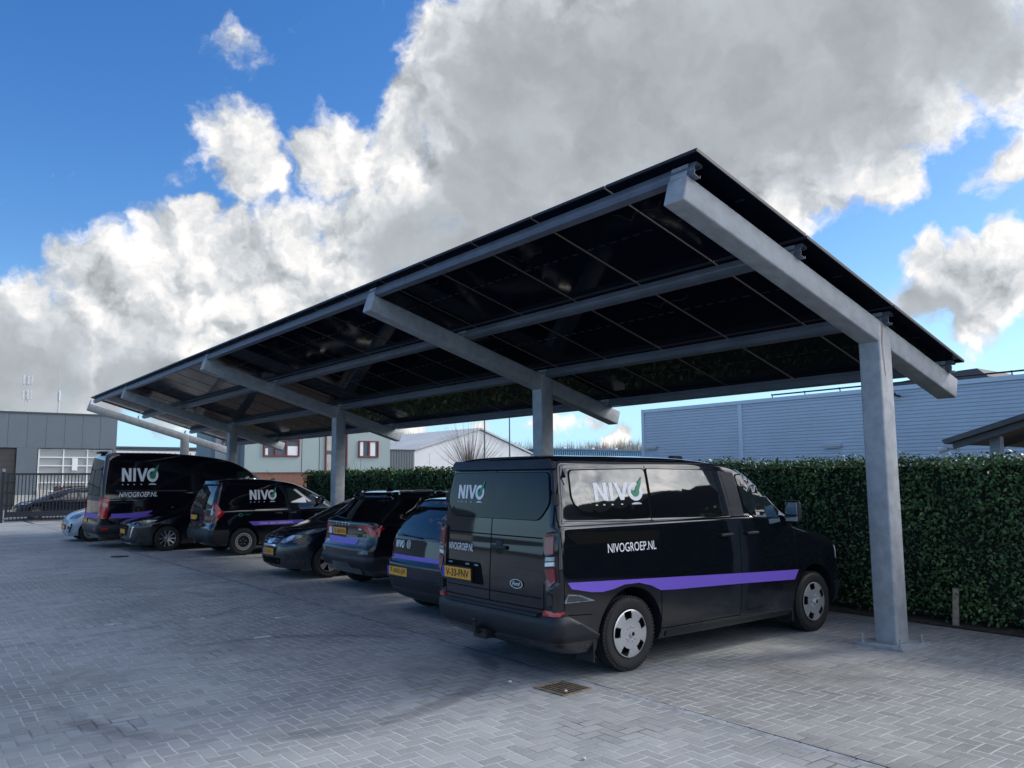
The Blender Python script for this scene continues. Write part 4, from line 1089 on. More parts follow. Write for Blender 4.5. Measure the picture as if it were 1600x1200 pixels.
for s in (-1, 1):
    def q(pts): return poly2d(rpoly([(s*a, b) for a, b in pts], .02))
    TL = v.decal('tail_light', q([(.80, 1.32), (.94, 1.34), (.965, .86), (.86, .80), (.79, .93)]), 'B', BLACK, .020, thick=1)
    v.decal('red_lens', q([(.82, 1.30), (.915, 1.31), (.92, 1.13), (.82, 1.13)]), 'B', REDD, .027, thick=1, parent=TL)
    v.decal('red_lens', q([(.83, 1.0), (.93, 1.02), (.945, .90), (.885, .84)]), 'B', REDD, .027, thick=1, parent=TL)
    v.decal('clear_lens', poly2d([(s*.835, 1.07), (s*.93, 1.08), (s*.93, 1.115), (s*.835, 1.105)]), 'B', CLEAR, .027, thick=1, parent=TL)
    v.decal('clear_lens', poly2d([(s*.835, 1.025), (s*.93, 1.035), (s*.93, 1.07), (s*.835, 1.06)]), 'B', LAMPW, .0265, thick=1, parent=TL)
    v.decal('red_reflector', poly2d(rpoly([(s*.80, .592), (s*.955, .592), (s*.975, .628), (s*.82, .64)], .01)), 'B', REDL, .022, thick=1)
    for z in (1.62, .73):
        d_ = 'B'; p, n, dr = v.hit('B', s*.875, z); bm = bmesh.new(); abox(bm, p.x-.03, p.x+.03, s*.875-.03, s*.875+.03, z-.055, z+.055, .012); cyl(bm, (p.x-.03, s*.885, z-.05), (p.x-.03, s*.885, z+.05), .012, n=8); bmobj('door_hinge', bm, PLAST, v.root)
plt = plate(v, 'B', .30, .82, .80, .91, 'V-33-FNV', x=None)
v.decal('plate_recess', poly2d(rpoly([(.16, .98), (.86, .98), (.90, .77), (.10, .77)], .03)), 'B', SEAM, .003)
bm = bmesh.new()
p, n, dr = v.hit('B', -.12, 1.16); abox(bm, p.x-.035, p.x+.01, -.26, -.02, 1.135, 1.175, .015, None, 3); abox(bm, p.x-.012, p.x+.01, -.19, -.09, 1.09, 1.22, .01)
bmobj('door_handle', bm, PLAST, v.root, angle=50)
bm = bmesh.new()
for y_ in (.70, .38, .22): p, n, dr = v.hit('B', y_, .955); abox(bm, p.x-.02, p.x+.01, y_-.03, y_+.03, .945, .965, .006)
bmobj('plate_lamp', bm, CLEAR, v.root)
bd = v.decal('oval_badge', ringd(-.425, .835, .092, .042, .90), 'B', WHITE, .012, grid=0)
v.decal('badge_face', poly2d(ellipse(-.425, .835, .083, .0375)), 'B', BLKV, .011, grid=0, parent=bd)
words(v, 'Ford', 'B', -.368, .818, .115, .036, shear=.35, off=.014, bold=.01, parent=bd)
# tow bar
bm = bmesh.new(); cyl(bm, (-.6, 0.12, .36), (-.98, .12, .33), .03, n=10); cyl(bm, (-.98, .12, .33), (-1.05, .12, .36), .028, n=10); cyl(bm, (-1.05, .12, .35), (-1.05, .12, .43), .016, n=10)
bmesh.ops.create_icosphere(bm, subdivisions=2, radius=.026, matrix=Matrix.Translation((-1.05, .12, .45))); abox(bm, -1.0, -.8, .02, .22, .27, .36, .01)
bmobj('tow_bar', bm, DARKM, v.root, smooth=False)
mirror(v, 2.60, 1.29, 1.07, 1.0, None, .25, True)
bm = bmesh.new(); abox(bm, 1.2, 1.38, -.5, -.42, 1.99, 2.05, .015); bmobj('roof_fitting', bm, PLAST, v.root)
for s in (1, -1):
    v.decal('headlight', poly2d(rpoly([(s*.55, .92), (s*.93, .98), (s*.95, .80), (s*.62, .78)], .03)), 'F', CLEAR, .01, thick=1)
v.decal('grille', poly2d(rpoly([(-.5, .92), (.5, .92), (.46, .66), (-.46, .66)], .04)), 'F', PLAST, .008, thick=1)

# ---- generic car parts
def car_sides(v, wins, seams, handles, glass=GLASS, sides='RL'):
    for d in sides:
        for pts in wins: window(v, 'side_window', pts, d, .035, glass, seal=.02)
        for s_ in seams: v.line('panel_seam', s_, d, .007)
        for h in handles: handle(v, d, *h)

# ---- 2. small hatchback, rear towards the yard
v = Veh('hatchback', (6.34, 9.42, 0), 0, 'black electric hatchback with a cloud-mirroring rear window tucked beside the nearest van', 'car', [
    (.20, -.58, 3.36, .82, .30, .4, .4), (.30, -.70, 3.46, .87, .30, .45, .45), (.52, -.77, 3.50, .90, .30, .5, .5), (.66, -.77, 3.50, .905, .30, .5, .5), (.70, -.74, 3.49, .905, .22, .5, .5), (.73, -.715, 3.48, .905, .25, .5, .5), (.82, -.70, 3.40, .90, .26, .5, .48),
    (.92, -.69, 3.2, .895, .26, .5, .45), (.99, -.68, 2.85, .885, .26, .45, .4), (1.04, -.665, 2.6, .87, .26, .4, .4), (1.12, -.63, 2.35, .84, .26, .4, .36), (1.28, -.53, 1.98, .77, .26, .4, .34),
    (1.42, -.40, 1.62, .70, .25, .4, .32), (1.49, -.36, 1.35, .65, .24, .4, .3), (1.53, -.28, 1.0, .57, .24, .4, .3), (1.55, -.1, .6, .42, .2, .3, .3)], DKBLUE, (0, 2.65), .335, .375, br=.06)
wheels(v, .885, .335, .225, 'alloy5'); axle_box(v, -.5, 3.2, .62, .2, .45)
window(v, 'rear_window', [(-.60, 1.36), (-.70, 1.10), (-.62, 1.04), (.62, 1.04), (.70, 1.10), (.60, 1.36), (.5, 1.41), (-.5, 1.41)], 'B', .06)
v.decal('spoiler', poly2d(rpoly([(-.60, 1.425), (.60, 1.425), (.54, 1.495), (-.54, 1.495)], .02)), 'B', BLACK, .05, thick=1)
car_sides(v, [[(.0, 1.40), (-.15, 1.10), (.95, 1.05), (.95, 1.43)], [(1.0, 1.43), (1.0, 1.05), (2.2, 1.06), (1.55, 1.40)]], [[(.97, 1.05), (.95, .35)], [(2.1, 1.0), (2.05, .35)]], [(.75, .95), (1.9, .95)])
v.decal('tailgate_panel', poly2d(rpoly([(-.66, 1.00), (-.70, .76), (.70, .76), (.66, 1.00)], .03)), 'B', BLACK, .004)
v.decal('stripe', poly2d([(-.66, .735), (-.66, .79), (.66, .79), (.66, .735)]), 'B', PURP, .008)
logo(v, 'B', .62, .885, .095, .8, arc=False)
bd = v.decal('round_badge', ringd(.24, .935, .055, .055, .84), 'B', WHITE, .010, grid=0)
def strokes(segs, w):
    T_ = []
    for (x0, y0), (x1, y1) in segs:
        L = math.hypot(x1-x0, y1-y0); nx, ny = -(y1-y0)/L*w/2, (x1-x0)/L*w/2
        T_.append(poly2d([(x0+nx, y0+ny), (x0-nx, y0-ny), (x1-nx, y1-ny), (x1+nx, y1+ny)]))
    return T_
def vwmark(v, d, a, z, r, par):
    segs = [((-.42, .62), (0, -.0)), ((0, .0), (.42, .62)), ((-.72, .45), (-.36, -.62)), ((-.36, -.62), (0, -.08)), ((0, -.08), (.36, -.62)), ((.36, -.62), (.72, .45))]
    for i, t in enumerate(strokes(segs, .13)):
        t = ([(x*r, y*r) for x, y in t[0]], t[1])
        v.decal('badge_stroke', orient(v, t, d, a, z), d, WHITE, .0105+.0006*i, grid=0, parent=par)
vwmark(v, 'B', .24, .935, .052, bd)
plate(v, 'B', .16, .68, .52, .63, 'T-502-JX', off=.012)
v.decal('bumper_insert', poly2d(rpoly([(-.80, .36), (-.80, .49), (.80, .49), (.80, .36)], .04)), 'B', PLAST, .012, thick=1)
clad(v, 'rear_bumper', .22, .34, .012, PLAST, x1=-.42)
v.decal('bumper_shelf', poly2d([(-.72, -.74), (-.72, .74), (-.79, .60), (-.79, -.60)]), 'T', BLACK, .004, grid=0)
for s in (1, -1):
    v.decal('tail_light', poly2d(rpoly([(s*.70, .98), (s*.86, .99), (s*.88, .84), (s*.72, .80)], .02)), 'B', REDD, .012, thick=1)
    v.decal('red_reflector', poly2d([(s*.80, .40), (s*.86, .40), (s*.87, .54), (s*.83, .54)]), 'B', REDD, .02, thick=1)
    v.decal('headlight', poly2d(rpoly([(s*.45, .80), (s*.85, .86), (s*.86, .72), (s*.5, .70)], .03)), 'F', CLEAR, .01, thick=1)
window(v, 'windscreen', [(-.62, 1.06), (.62, 1.06), (.52, 1.42), (-.52, 1.42)], 'F', .05)
mirror(v, 2.05, 1.0, .98, 1., BLACK, .15)

def wiper(v, y0, y1, z0, z1):
    V = [v.map('B', y0+(y1-y0)*i/6, z0+(z1-z0)*i/6, .025) for i in range(7)]
    VV, FF = [], []; tube(VV, FF, V, [.009]*7, 5); p = V[0]
    o = pyobj('wiper', VV, FF, PLAST, v.root); return o
wiper(v, -.05, .50, 1.035, 1.06)
# ---- 3. crossover, rear towards the yard
v = Veh('crossover_car', (6.86, 12.54, 0), 0, 'black crossover with sharp red tail lights and a purple tailgate stripe', 'car', [
    (.26, -.62, 3.48, .82, .25, .4, .4), (.36, -.76, 3.60, .89, .22, .5, .45), (.55, -.83, 3.66, .92, .20, .5, .5), (.68, -.83, 3.66, .93, .20, .55, .5), (.74, -.795, 3.66, .93, .20, .55, .5), (.90, -.755, 3.6, .93, .20, .55, .5),
    (1.00, -.75, 3.5, .928, .2, .55, .5), (1.06, -.755, 3.2, .925, .20, .5, .45), (1.10, -.75, 2.9, .915, .2, .5, .42), (1.15, -.70, 2.62, .89, .22, .42, .4), (1.30, -.52, 2.25, .83, .24, .4, .36),
    (1.46, -.34, 1.75, .75, .24, .4, .34), (1.53, -.30, 1.5, .71, .24, .4, .32), (1.575, -.22, 1.15, .65, .24, .4, .3), (1.60, -.05, .8, .55, .2, .35, .3), (1.61, .1, .6, .40, .2, .3, .3)], BLACK, (0, 2.77), .35, .395, br=.06)
wheels(v, .91, .35, .24, 'alloy5'); axle_box(v, -.5, 3.4, .64, .22, .5)
window(v, 'rear_window', [(-.62, 1.49), (-.76, 1.20), (-.68, 1.145), (.68, 1.145), (.76, 1.20), (.62, 1.49)], 'B', .05)
v.decal('spoiler', poly2d(rpoly([(-.66, 1.50), (.66, 1.50), (.60, 1.56), (-.60, 1.56)], .02)), 'B', BLACK, .05, thick=1)
car_sides(v, [[(-.08, 1.46), (-.22, 1.30), (-.12, 1.24), (.32, 1.20), (.32, 1.49)], [(.38, 1.49), (.38, 1.20), (1.25, 1.17), (1.25, 1.49)], [(1.32, 1.49), (1.32, 1.17), (2.35, 1.17), (1.75, 1.46)]],
    [[(1.28, 1.15), (1.26, .42)], [(.35, 1.18), (.42, .8)], [(2.3, 1.1), (2.2, .42)]], [(1.0, 1.05), (2.0, 1.05)])
v.line('crease', [(-.70, 1.02), (2.9, .98)], 'R', .012, SEAM, .003)
for s in (1, -1):
    tl = v.decal('tail_light', poly2d([(s*.40, 1.04), (s*.60, 1.07), (s*.92, 1.075), (s*.92, .90), (s*.84, .90), (s*.77, 1.0), (s*.58, 1.03)]), 'B', REDL, .012, thick=1)
    v.decal('side_lens', poly2d([(-.66, 1.075), (-.50, 1.035), (-.60, .96), (-.66, .90)]), 'R' if s < 0 else 'L', REDL, .010, thick=1, parent=tl)
    v.decal('clear_lens', poly2d([(s*.46, 1.018), (s*.58, 1.012), (s*.56, .995), (s*.50, .995)]), 'B', LAMPW, .014, thick=1, parent=tl)
    v.decal('red_reflector', poly2d([(s*.56, .775), (s*.84, .775), (s*.84, .80), (s*.56, .80)]), 'B', REDD, .008, thick=1)
    v.decal('bumper_lens', poly2d(rpoly([(s*.60, .62), (s*.84, .63), (s*.84, .68), (s*.60, .665)], .01)), 'B', CLEAR, .012, thick=1)
    v.decal('headlight', poly2d(rpoly([(s*.45, .92), (s*.86, .98), (s*.87, .86), (s*.5, .82)], .03)), 'F', CLEAR, .01, thick=1)
wiper(v, 0, .52, 1.15, 1.18)
for i, ch in enumerate('SKODA'): words(v, ch, 'B', .34-.115*i, 1.055, .05, .042, CHROME, off=.008, bold=.01)
plate(v, 'B', -.06, .46, .90, 1.01, 'X-368-KN', off=.014)
v.decal('stripe', poly2d([(.62, .87), (.55, .76), (-.44, .76), (-.52, .85)]), 'B', PURP, .006)
words(v, 'NIVOGROEP.NL', 'B', -.08, .862, .38, .05, LGT, off=.007)
v.decal('pale_sticker', poly2d([(.50, 1.01), (.66, 1.01), (.66, .90), (.50, .90)]), 'B', LAMPW, .006)
clad(v, 'rear_bumper', .36, .58, .02, PLAST, x1=-.40); clad(v, 'sill', .26, .37, .012, PLAST, x0=.42, x1=2.35)
v.decal('bumper_insert', poly2d([(-.55, .30), (-.62, .40), (-.35, .40), (-.28, .47), (.28, .47), (.35, .40), (.62, .40), (.55, .30)]), 'B', GREYP, .034, thick=1)
for x_ in (0, 2.77): arch_lip(v, x_, .395, PLAST, 'RL')
window(v, 'windscreen', [(-.66, 1.16), (.66, 1.16), (.56, 1.48), (-.56, 1.48)], 'F', .05)
for s in (-1, 1):
    bm = bmesh.new(); 
    cyl(bm, (-.1, s*.66, 1.60), (1.35, s*.66, 1.60), .014, n=8)
    for x_ in (-.1, .6, 1.35): cyl(bm, (x_, s*.66, 1.54), (x_, s*.66, 1.60), .016, n=8)
    bmobj('roof_rail', bm, ALLOY, v.root)
bm = bmesh.new(); prism(bm, [(.02, 1.60), (.20, 1.60), (.06, 1.67), (.02, 1.67)], -.015, .015); bmobj('roof_aerial', bm, BLACK, v.root)
mirror(v, 2.2, 1.10, 1.02, 1., BLACK, .16)

# ---- 4. compact people carrier, nose towards the yard
v = Veh('compact_car', (6.62+2.6, 15.06, 0), pi, 'dark blue-black compact car with almond headlights parked nose out left of the crossover', 'car', [
    (.18, -.60, 3.30, .78, .25, .4, .4), (.26, -.70, 3.40, .82, .22, .6, .55), (.45, -.74, 3.44, .84, .20, .65, .60), (.62, -.72, 3.42, .85, .20, .65, .60), (.72, -.70, 3.34, .85, .20, .65, .58), (.80, -.69, 3.22, .85, .20, .65, .56),
    (.88, -.68, 3.02, .845, .2, .6, .52), (.95, -.67, 2.72, .84, .20, .55, .46), (1.00, -.66, 2.52, .83, .2, .45, .4), (1.08, -.65, 2.34, .81, .22, .42, .38), (1.25, -.60, 1.98, .76, .22, .4, .34),
    (1.40, -.55, 1.60, .70, .22, .4, .32), (1.47, -.50, 1.30, .65, .24, .4, .3), (1.51, -.40, .95, .58, .24, .4, .3), (1.53, -.2, .6, .45, .2, .3, .3)], DKBLUE, (0, 2.6), .30, .345, bf=.16)
wheels(v, .83, .30, .20, 'alloy5d'); axle_box(v, -.5, 3.1, .58, .18, .42)
window(v, 'windscreen', [(-.66, 1.03), (.66, 1.03), (.52, 1.40), (-.52, 1.40)], 'F', .05, GLASSC)
car_sides(v, [[(-.42, 1.38), (-.45, 1.08), (.72, 1.02), (.72, 1.42)], [(.80, 1.42), (.80, 1.02), (1.75, 1.01), (1.75, 1.25), (1.45, 1.41)], [(1.82, 1.20), (1.82, 1.01), (2.25, 1.01)]],
    [[(.76, 1.0), (.74, .35)], [(1.95, 1.0), (1.95, .35)]], [(.55, .90), (1.5, .90)], GLASSC)
for s in (1, -1):
    hl = v.decal('headlight', poly2d(rpoly([(s*.40, .655), (s*.50, .78), (s*.66, .88), (s*.79, .925), (s*.80, .84), (s*.66, .70), (s*.52, .645)], .03)), 'F', CLEAR, .012, thick=1)
    v.decal('reflector', poly2d(ellipse(s*.56, .73, .055, .05)), 'F', LAMPW, .018, grid=.05, parent=hl)
    v.decal('reflector', poly2d(ellipse(s*.71, .84, .035, .035)), 'F', LAMPW, .018, grid=.05, parent=hl)
    v.decal('fog_light', poly2d(ellipse(s*.60, .40, .05, .05)), 'F', DARKM, .012, grid=.04)
gr = v.decal('grille', poly2d(rpoly([(-.34, .62), (-.34, .74), (-.26, .80), (.26, .80), (.34, .74), (.34, .62)], .03)), 'F', SEAM, .006, thick=1)
for z in (.66, .705, .75): v.line('grille_bar', [(-.32, z), (.32, z)], 'F', .016, POLEM, .012, parent=gr)
bdg = v.decal('badge_wings', poly2d([(-.10, .63), (-.14, .80), (-.07, .80), (.0, .66), (.07, .80), (.14, .80), (.10, .63)]), 'F', CHROME, .016, thick=1, grid=.05)
v.decal('round_badge', ringd(0, .72, .06, .06, .8), 'F', CHROME, .022, grid=0, parent=bdg)
v.decal('chrome_strip', poly2d([(-.30, .585), (-.26, .615), (.26, .615), (.30, .585)]), 'F', LAMPW, .014, thick=1)
plate(v, 'F', -.26, .26, .43, .54, '10-ZHK-9', off=.014)
v.decal('air_intake', poly2d(rpoly([(-.42, .26), (-.46, .38), (.46, .38), (.42, .26)], .03)), 'F', SEAM, .006)
v.line('panel_seam', [(-.62, .585), (-.36, .60), (.36, .60), (.62, .585)], 'F', .007)
v.line('panel_seam', [(2.1, .98), (3.0, .84)], 'L', .007)
mirror(v, 2.05, .98, .93, 1., DKBLUE, .14)
window(v, 'rear_window', [(-.56, 1.38), (-.62, 1.08), (.62, 1.08), (.56, 1.38)], 'B', .05)

# ---- 5. small van, rear towards the yard
v = Veh('small_van', (6.94, 20.62, 0), 0, 'small black delivery van with black steel wheels and a green leaf sticker', 'van', [
    (.24, -.66, 3.40, .85, .2, .5, .45), (.34, -.82, 3.52, .90, .18, .55, .5), (.52, -.87, 3.57, .92, .16, .6, .52), (.66, -.85, 3.57, .925, .15, .6, .52), (.80, -.80, 3.54, .928, .15, .6, .52), (.95, -.79, 3.42, .93, .15, .6, .5),
    (1.02, -.785, 3.15, .93, .15, .55, .46), (1.08, -.78, 2.80, .925, .15, .5, .42), (1.13, -.77, 2.58, .915, .15, .42, .38), (1.20, -.76, 2.42, .90, .15, .4, .36), (1.45, -.70, 1.98, .85, .16, .38, .33),
    (1.62, -.63, 1.62, .80, .16, .38, .32), (1.71, -.58, 1.38, .76, .18, .4, .3), (1.77, -.54, 1.05, .71, .2, .4, .3), (1.81, -.45, .75, .62, .22, .4, .3), (1.83, -.3, .4, .48, .2, .3, .3)], BLACK, (0, 2.72), .325, .385, br=.05)
wheels(v, .905, .325, .205, 'steel'); axle_box(v, -.5, 3.3, .66, .22, .5)
window(v, 'rear_window', [(-.68, 1.66), (-.76, 1.20), (-.66, 1.12), (.66, 1.12), (.76, 1.20), (.68, 1.66)], 'B', .06)
v.decal('spoiler', poly2d(rpoly([(-.68, 1.69), (.68, 1.69), (.62, 1.76), (-.62, 1.76)], .02)), 'B', BLACK, .06, thick=1)
v.line('panel_seam', [(.0, 1.68), (.0, .6)], 'B', .01)
window(v, 'cab_window', [(1.08, 1.60), (1.12, 1.20), (1.92, 1.17), (1.92, 1.28), (1.50, 1.58)], 'R', .03, GLASSC)
window(v, 'cab_window', [(1.08, 1.60), (1.12, 1.20), (1.92, 1.17), (1.92, 1.28), (1.50, 1.58)], 'L', .03, GLASSC)
v.decal('paper_sheet', poly2d([(1.18, 1.23), (1.18, 1.25), (1.50, 1.36), (1.55, 1.36), (1.58, 1.22)]), 'R', WHITE, .008)
v.decal('seat_belt', poly2d([(1.25, 1.55), (1.33, 1.56), (1.72, 1.25), (1.64, 1.24)]), 'R', LGT, .008)
for d in 'RL':
    v.line('panel_seam', [(.22, 1.74), (.24, .9), (.32, .42)], d, .008); v.line('panel_seam', [(1.03, 1.70), (1.04, 1.0), (1.0, .34), (.36, .34)], d, .008); v.line('panel_seam', [(2.05, 1.15), (2.1, .45)], d, .008)
    v.decal('slide_rail', poly2d([(-.55, 1.075), (-.55, 1.11), (.24, 1.10), (.24, 1.07)]), d, SEAM, .004)
    v.line('crease', [(-.60, 1.03), (2.3, 1.02)], d, .010, GREYP, .003)
handle(v, 'R', .85, .98, .18); handle(v, 'R', 1.2, .98, .18)
logo(v, 'R', .13, 1.32, .235, .86)
v.decal('stripe', poly2d([(.10, .80), (.22, .70), (1.5, .70), (1.5, .80)]), 'R', PURP, .004, grid=.2)
words(v, 'Voor een schonere', 'R', .36, .725, .86, .06)
words(v, 'E-TECH', 'R', -.02, .955, .16, .03, GREEN); v.decal('leaf_mark', ringd(-.10, .965, .05, .045, .6), 'R', GREEN, .008, grid=0)
for s in (1, -1):
    tl = v.decal('tail_light', poly2d(rpoly([(s*.79, 1.27), (s*.90, 1.10), (s*.925, .95), (s*.85, .80), (s*.77, .98)], .02)), 'B', REDL, .014, thick=1)
    v.decal('side_lens', poly2d(rpoly([(-.69, 1.27), (-.56, 1.10), (-.48, 1.02), (-.60, .90), (-.69, .80)], .02)), 'R' if s < 0 else 'L', REDL, .012, thick=1, parent=tl)
    v.decal('clear_lens', poly2d(rpoly([(s*.795, 1.2), (s*.86, 1.08), (s*.86, .98), (s*.79, .96)], .015)), 'B', CLEAR, .018, thick=1, parent=tl)
    v.decal('headlight', poly2d(rpoly([(s*.5, .90), (s*.88, .96), (s*.88, .82), (s*.52, .78)], .03)), 'F', CLEAR, .01, thick=1)
clad(v, 'rear_bumper', .28, .62, .02, PLAST, x1=-.37)
plate(v, 'B', .20, .72, .84, .95, '', off=.012)
v.decal('plate_recess', poly2d([(.05, 1.0), (.05, .80), (.80, .80), (.80, 1.0)]), 'B', SEAM, .004)
v.decal('wheel_arch_trim', poly2d(rpoly([(-.38, .72), (-.42, .84), (-.20, .98), (-.10, .99), (-.28, .86), (-.33, .75)], .01)), 'R', GREYP, .006)
bm = bmesh.new(); cyl(bm, (-.6, 0.05, .38), (-.98, .05, .34), .03, n=10); cyl(bm, (-.98, .05, .33), (-.98, .05, .42), .02, n=10); abox(bm, -.95, -.8, -.25, -.12, .3, .4, .01); bmobj('tow_bar', bm, DARKM, v.root)
window(v, 'windscreen', [(-.66, 1.22), (.66, 1.22), (.60, 1.60), (-.60, 1.60)], 'F', .05, GLASSC)
mirror(v, 1.92, 1.18, 1.02, 1.1, BLACK, .19)
bm = bmesh.new(); cyl(bm, (1.1, 0, 1.78), (.85, 0, 2.05), .004, n=6); bmobj('roof_aerial', bm, DARKM, v.root)

# ---- 6. hatchback, nose towards the yard
v = Veh('hatchback', (5.85+2.54, 23.12, 0), pi, 'glossy black hatchback parked nose out between the small van and the tall van', 'car', [
    (.16, -.60, 3.30, .80, .25, .4, .4), (.24, -.70, 3.38, .84, .22, .55, .5), (.42, -.72, 3.42, .865, .20, .6, .55), (.60, -.70, 3.42, .87, .20, .6, .55), (.70, -.69, 3.40, .872, .20, .62, .55), (.76, -.685, 3.28, .872, .20, .62, .52),
    (.84, -.68, 2.95, .87, .2, .6, .48), (.90, -.67, 2.6, .865, .20, .5, .42), (.95, -.66, 2.35, .85, .2, .42, .38), (1.02, -.64, 2.18, .82, .22, .42, .36), (1.18, -.56, 1.82, .75, .22, .4, .34),
    (1.32, -.45, 1.45, .68, .22, .4, .32), (1.38, -.38, 1.2, .63, .24, .4, .3), (1.42, -.25, .85, .55, .24, .4, .3), (1.44, 0, .5, .40, .2, .3, .3)], BLACK, (0, 2.54), .315, .36)
wheels(v, .86, .315, .225, 'alloy10'); axle_box(v, -.5, 3.1, .6, .18, .42)
window(v, 'windscreen', [(-.66, .97), (.66, .97), (.50, 1.32), (-.50, 1.32)], 'F', .05)
car_sides(v, [[(-.2, 1.30), (-.35, 1.02), (.70, .98), (.70, 1.33)], [(.78, 1.33), (.78, .98), (2.0, .96), (1.45, 1.30)]], [[(.74, .96), (.72, .3)], [(1.9, .94), (1.9, .3)]], [(.5, .86), (1.5, .86)])
for s in (1, -1):
    hl = v.decal('headlight', poly2d(rpoly([(s*.46, .655), (s*.50, .73), (s*.72, .79), (s*.84, .80), (s*.84, .72), (s*.70, .66)], .02)), 'F', CLEAR, .012, thick=1)
    v.decal('running_light', poly2d([(s*.62, .63), (s*.66, .64), (s*.56, .36), (s*.53, .36)]), 'F', LAMPW, .012, thick=1, parent=hl)
gr = v.decal('grille', poly2d(rpoly([(-.46, .66), (-.36, .40), (.36, .40), (.46, .66)], .04)), 'F', SEAM, .006, thick=1)
for z in (.44, .48, .52, .56, .60): v.line('grille_bar', [(-.38, z), (.38, z)], 'F', .006, POLEM, .010, parent=gr)
v.decal('lion_emblem', poly2d([(-.02, .64), (-.035, .70), (.01, .735), (.03, .71), (.01, .68), (.03, .63)]), 'F', CHROME, .012, thick=1)
plate(v, 'F', -.26, .26, .45, .56, '', off=.016)
v.decal('air_intake', poly2d([(-.62, .22), (-.70, .30), (.70, .30), (.62, .22)]), 'F', PLAST, .012, thick=1)
v.decal('splitter', poly2d([(-.5, .20), (-.52, .225), (.52, .225), (.5, .20)]), 'F', LAMPW, .02, thick=1)
mirror(v, 1.95, .95, .95, 1., BLACK, .14)
window(v, 'rear_window', [(-.52, 1.30), (-.62, 1.0), (.62, 1.0), (.52, 1.30)], 'B', .05)

# ---- 7. tall van
v = Veh('tall_van', (5.80, 25.02, 0), 0, 'tall black high-roof van with a purple stripe parked beyond the other vans', 'van', [
    (.26, -1.16, 4.45, .94, .16, .5, .5), (.36, -1.26, 4.55, .98, .14, .55, .5), (.60, -1.30, 4.62, 1.0, .12, .6, .52), (.95, -1.26, 4.62, 1.01, .11, .6, .52), (1.15, -1.25, 4.5, 1.01, .10, .6, .5),
    (1.25, -1.25, 4.2, 1.01, .10, .55, .48), (1.33, -1.245, 3.9, 1.005, .10, .5, .44), (1.42, -1.24, 3.72, 1.0, .1, .45, .4), (1.60, -1.23, 3.5, .985, .1, .42, .38), (1.95, -1.20, 3.08, .95, .1, .4, .36),
    (2.2, -1.17, 2.70, .92, .1, .4, .34), (2.36, -1.15, 2.30, .90, .1, .45, .34), (2.47, -1.12, 1.75, .87, .12, .5, .34), (2.53, -1.07, 1.2, .82, .16, .5, .34), (2.565, -.98, .7, .72, .2, .4, .3), (2.575, -.8, .3, .6, .2, .4, .3)],
    BLACK, (0, 3.64), .35, .41)
wheels(v, .97, .35, .21, 'steel'); axle_box(v, -.9, 4.2, .74, .24, .55)
clad(v, 'rear_bumper', .38, .62, .03, PLAST, x1=-.45)
for s in (1, -1):
    window(v, 'rear_window', [(s*.10, 2.10), (s*.10, 1.42), (s*.74, 1.42), (s*.70, 2.10)], 'B', .06)
    tl = v.decal('tail_light', poly2d(rpoly([(s*.88, 1.36), (s*.985, 1.36), (s*.985, .80), (s*.90, .80)], .02)), 'B', REDL, .016, thick=1)
    v.decal('side_lens', poly2d(rpoly([(-1.19, 1.36), (-1.00, 1.32), (-1.06, .80), (-1.19, .80)], .02)), 'R' if s < 0 else 'L', REDL, .012, thick=1, parent=tl)
    v.decal('clear_lens', poly2d([(-1.17, 1.22), (-1.04, 1.20), (-1.05, 1.10), (-1.17, 1.12)]), 'R' if s < 0 else 'L', LAMPW, .016, thick=1, parent=tl)
    v.decal('red_reflector', poly2d([(s*.72, .50), (s*.96, .50), (s*.96, .56), (s*.72, .56)]), 'B', REDL, .04, thick=1)
    v.decal('side_reflector_or_highlight', poly2d([(-1.18, .50), (-1.18, .56), (-1.02, .56), (-1.02, .50)]), 'R' if s < 0 else 'L', REDL, .04, thick=1)
v.line('panel_seam', [(0, 2.4), (0, .65)], 'B', .012)
v.decal('stripe', poly2d([(-.85, .80), (-.85, .92), (.85, .92), (.85, .80)]), 'B', PURP, .004)
v.decal('stripe', poly2d([(-.95, .80), (-.95, .92), (-.50, .92), (.10, .98), (-.05, .86), (-.2, .80)]), 'R', PURP, .004)
v.decal('bright_moulding', poly2d([(-1.1, 1.20), (-1.1, 1.22), (-.5, 1.22), (-.5, 1.20)]), 'R', GREYP, .006)
for d in 'RL':
    v.decal('recessed_panel', poly2d(rpoly([(-1.02, 2.25), (-1.02, 1.55), (-.9, 1.48), (.95, 1.46), (.95, 2.30)], .08)), d, BLACK, .008, thick=1)
    v.decal('slide_rail', poly2d([(-.85, 1.505), (-.85, 1.545), (1.0, 1.53), (1.0, 1.49)]), d, GREYP, .012)
    v.line('panel_seam', [(1.02, 2.40), (1.02, .42)], d, .012); v.line('panel_seam', [(2.30, 2.36), (2.3, .42), (1.0, .42)], d, .012); v.line('panel_seam', [(-1.18, 2.4), (-1.16, .65)], d, .01)
    window(v, 'cab_window', [(2.42, 2.05), (2.42, 1.42), (3.42, 1.40), (3.36, 1.55), (2.95, 2.00)], d, .05, GLASSC)
    v.decal('recessed_panel', poly2d(rpoly([(1.10, 2.25), (1.10, 1.50), (2.22, 1.50), (2.22, 2.22)], .06)), d, BLACK, .006, thick=1)
handle(v, 'R', 2.15, 1.28, .2); handle(v, 'R', 2.5, 1.28, .2)
logo(v, 'R', -.72, 1.78, .36, .78)
words(v, 'NIVOGROEP.NL', 'R', -.78, 1.36, .98, .13, shear=.2, bold=.01)
plate(v, 'B', .30, .80, .66, .77, '', off=.02)
bm = bmesh.new(); abox(bm, -1.16, -.95, -.25, .25, 2.555, 2.61, .015); bmobj('roof_lamp', bm, PLAST, v.root)
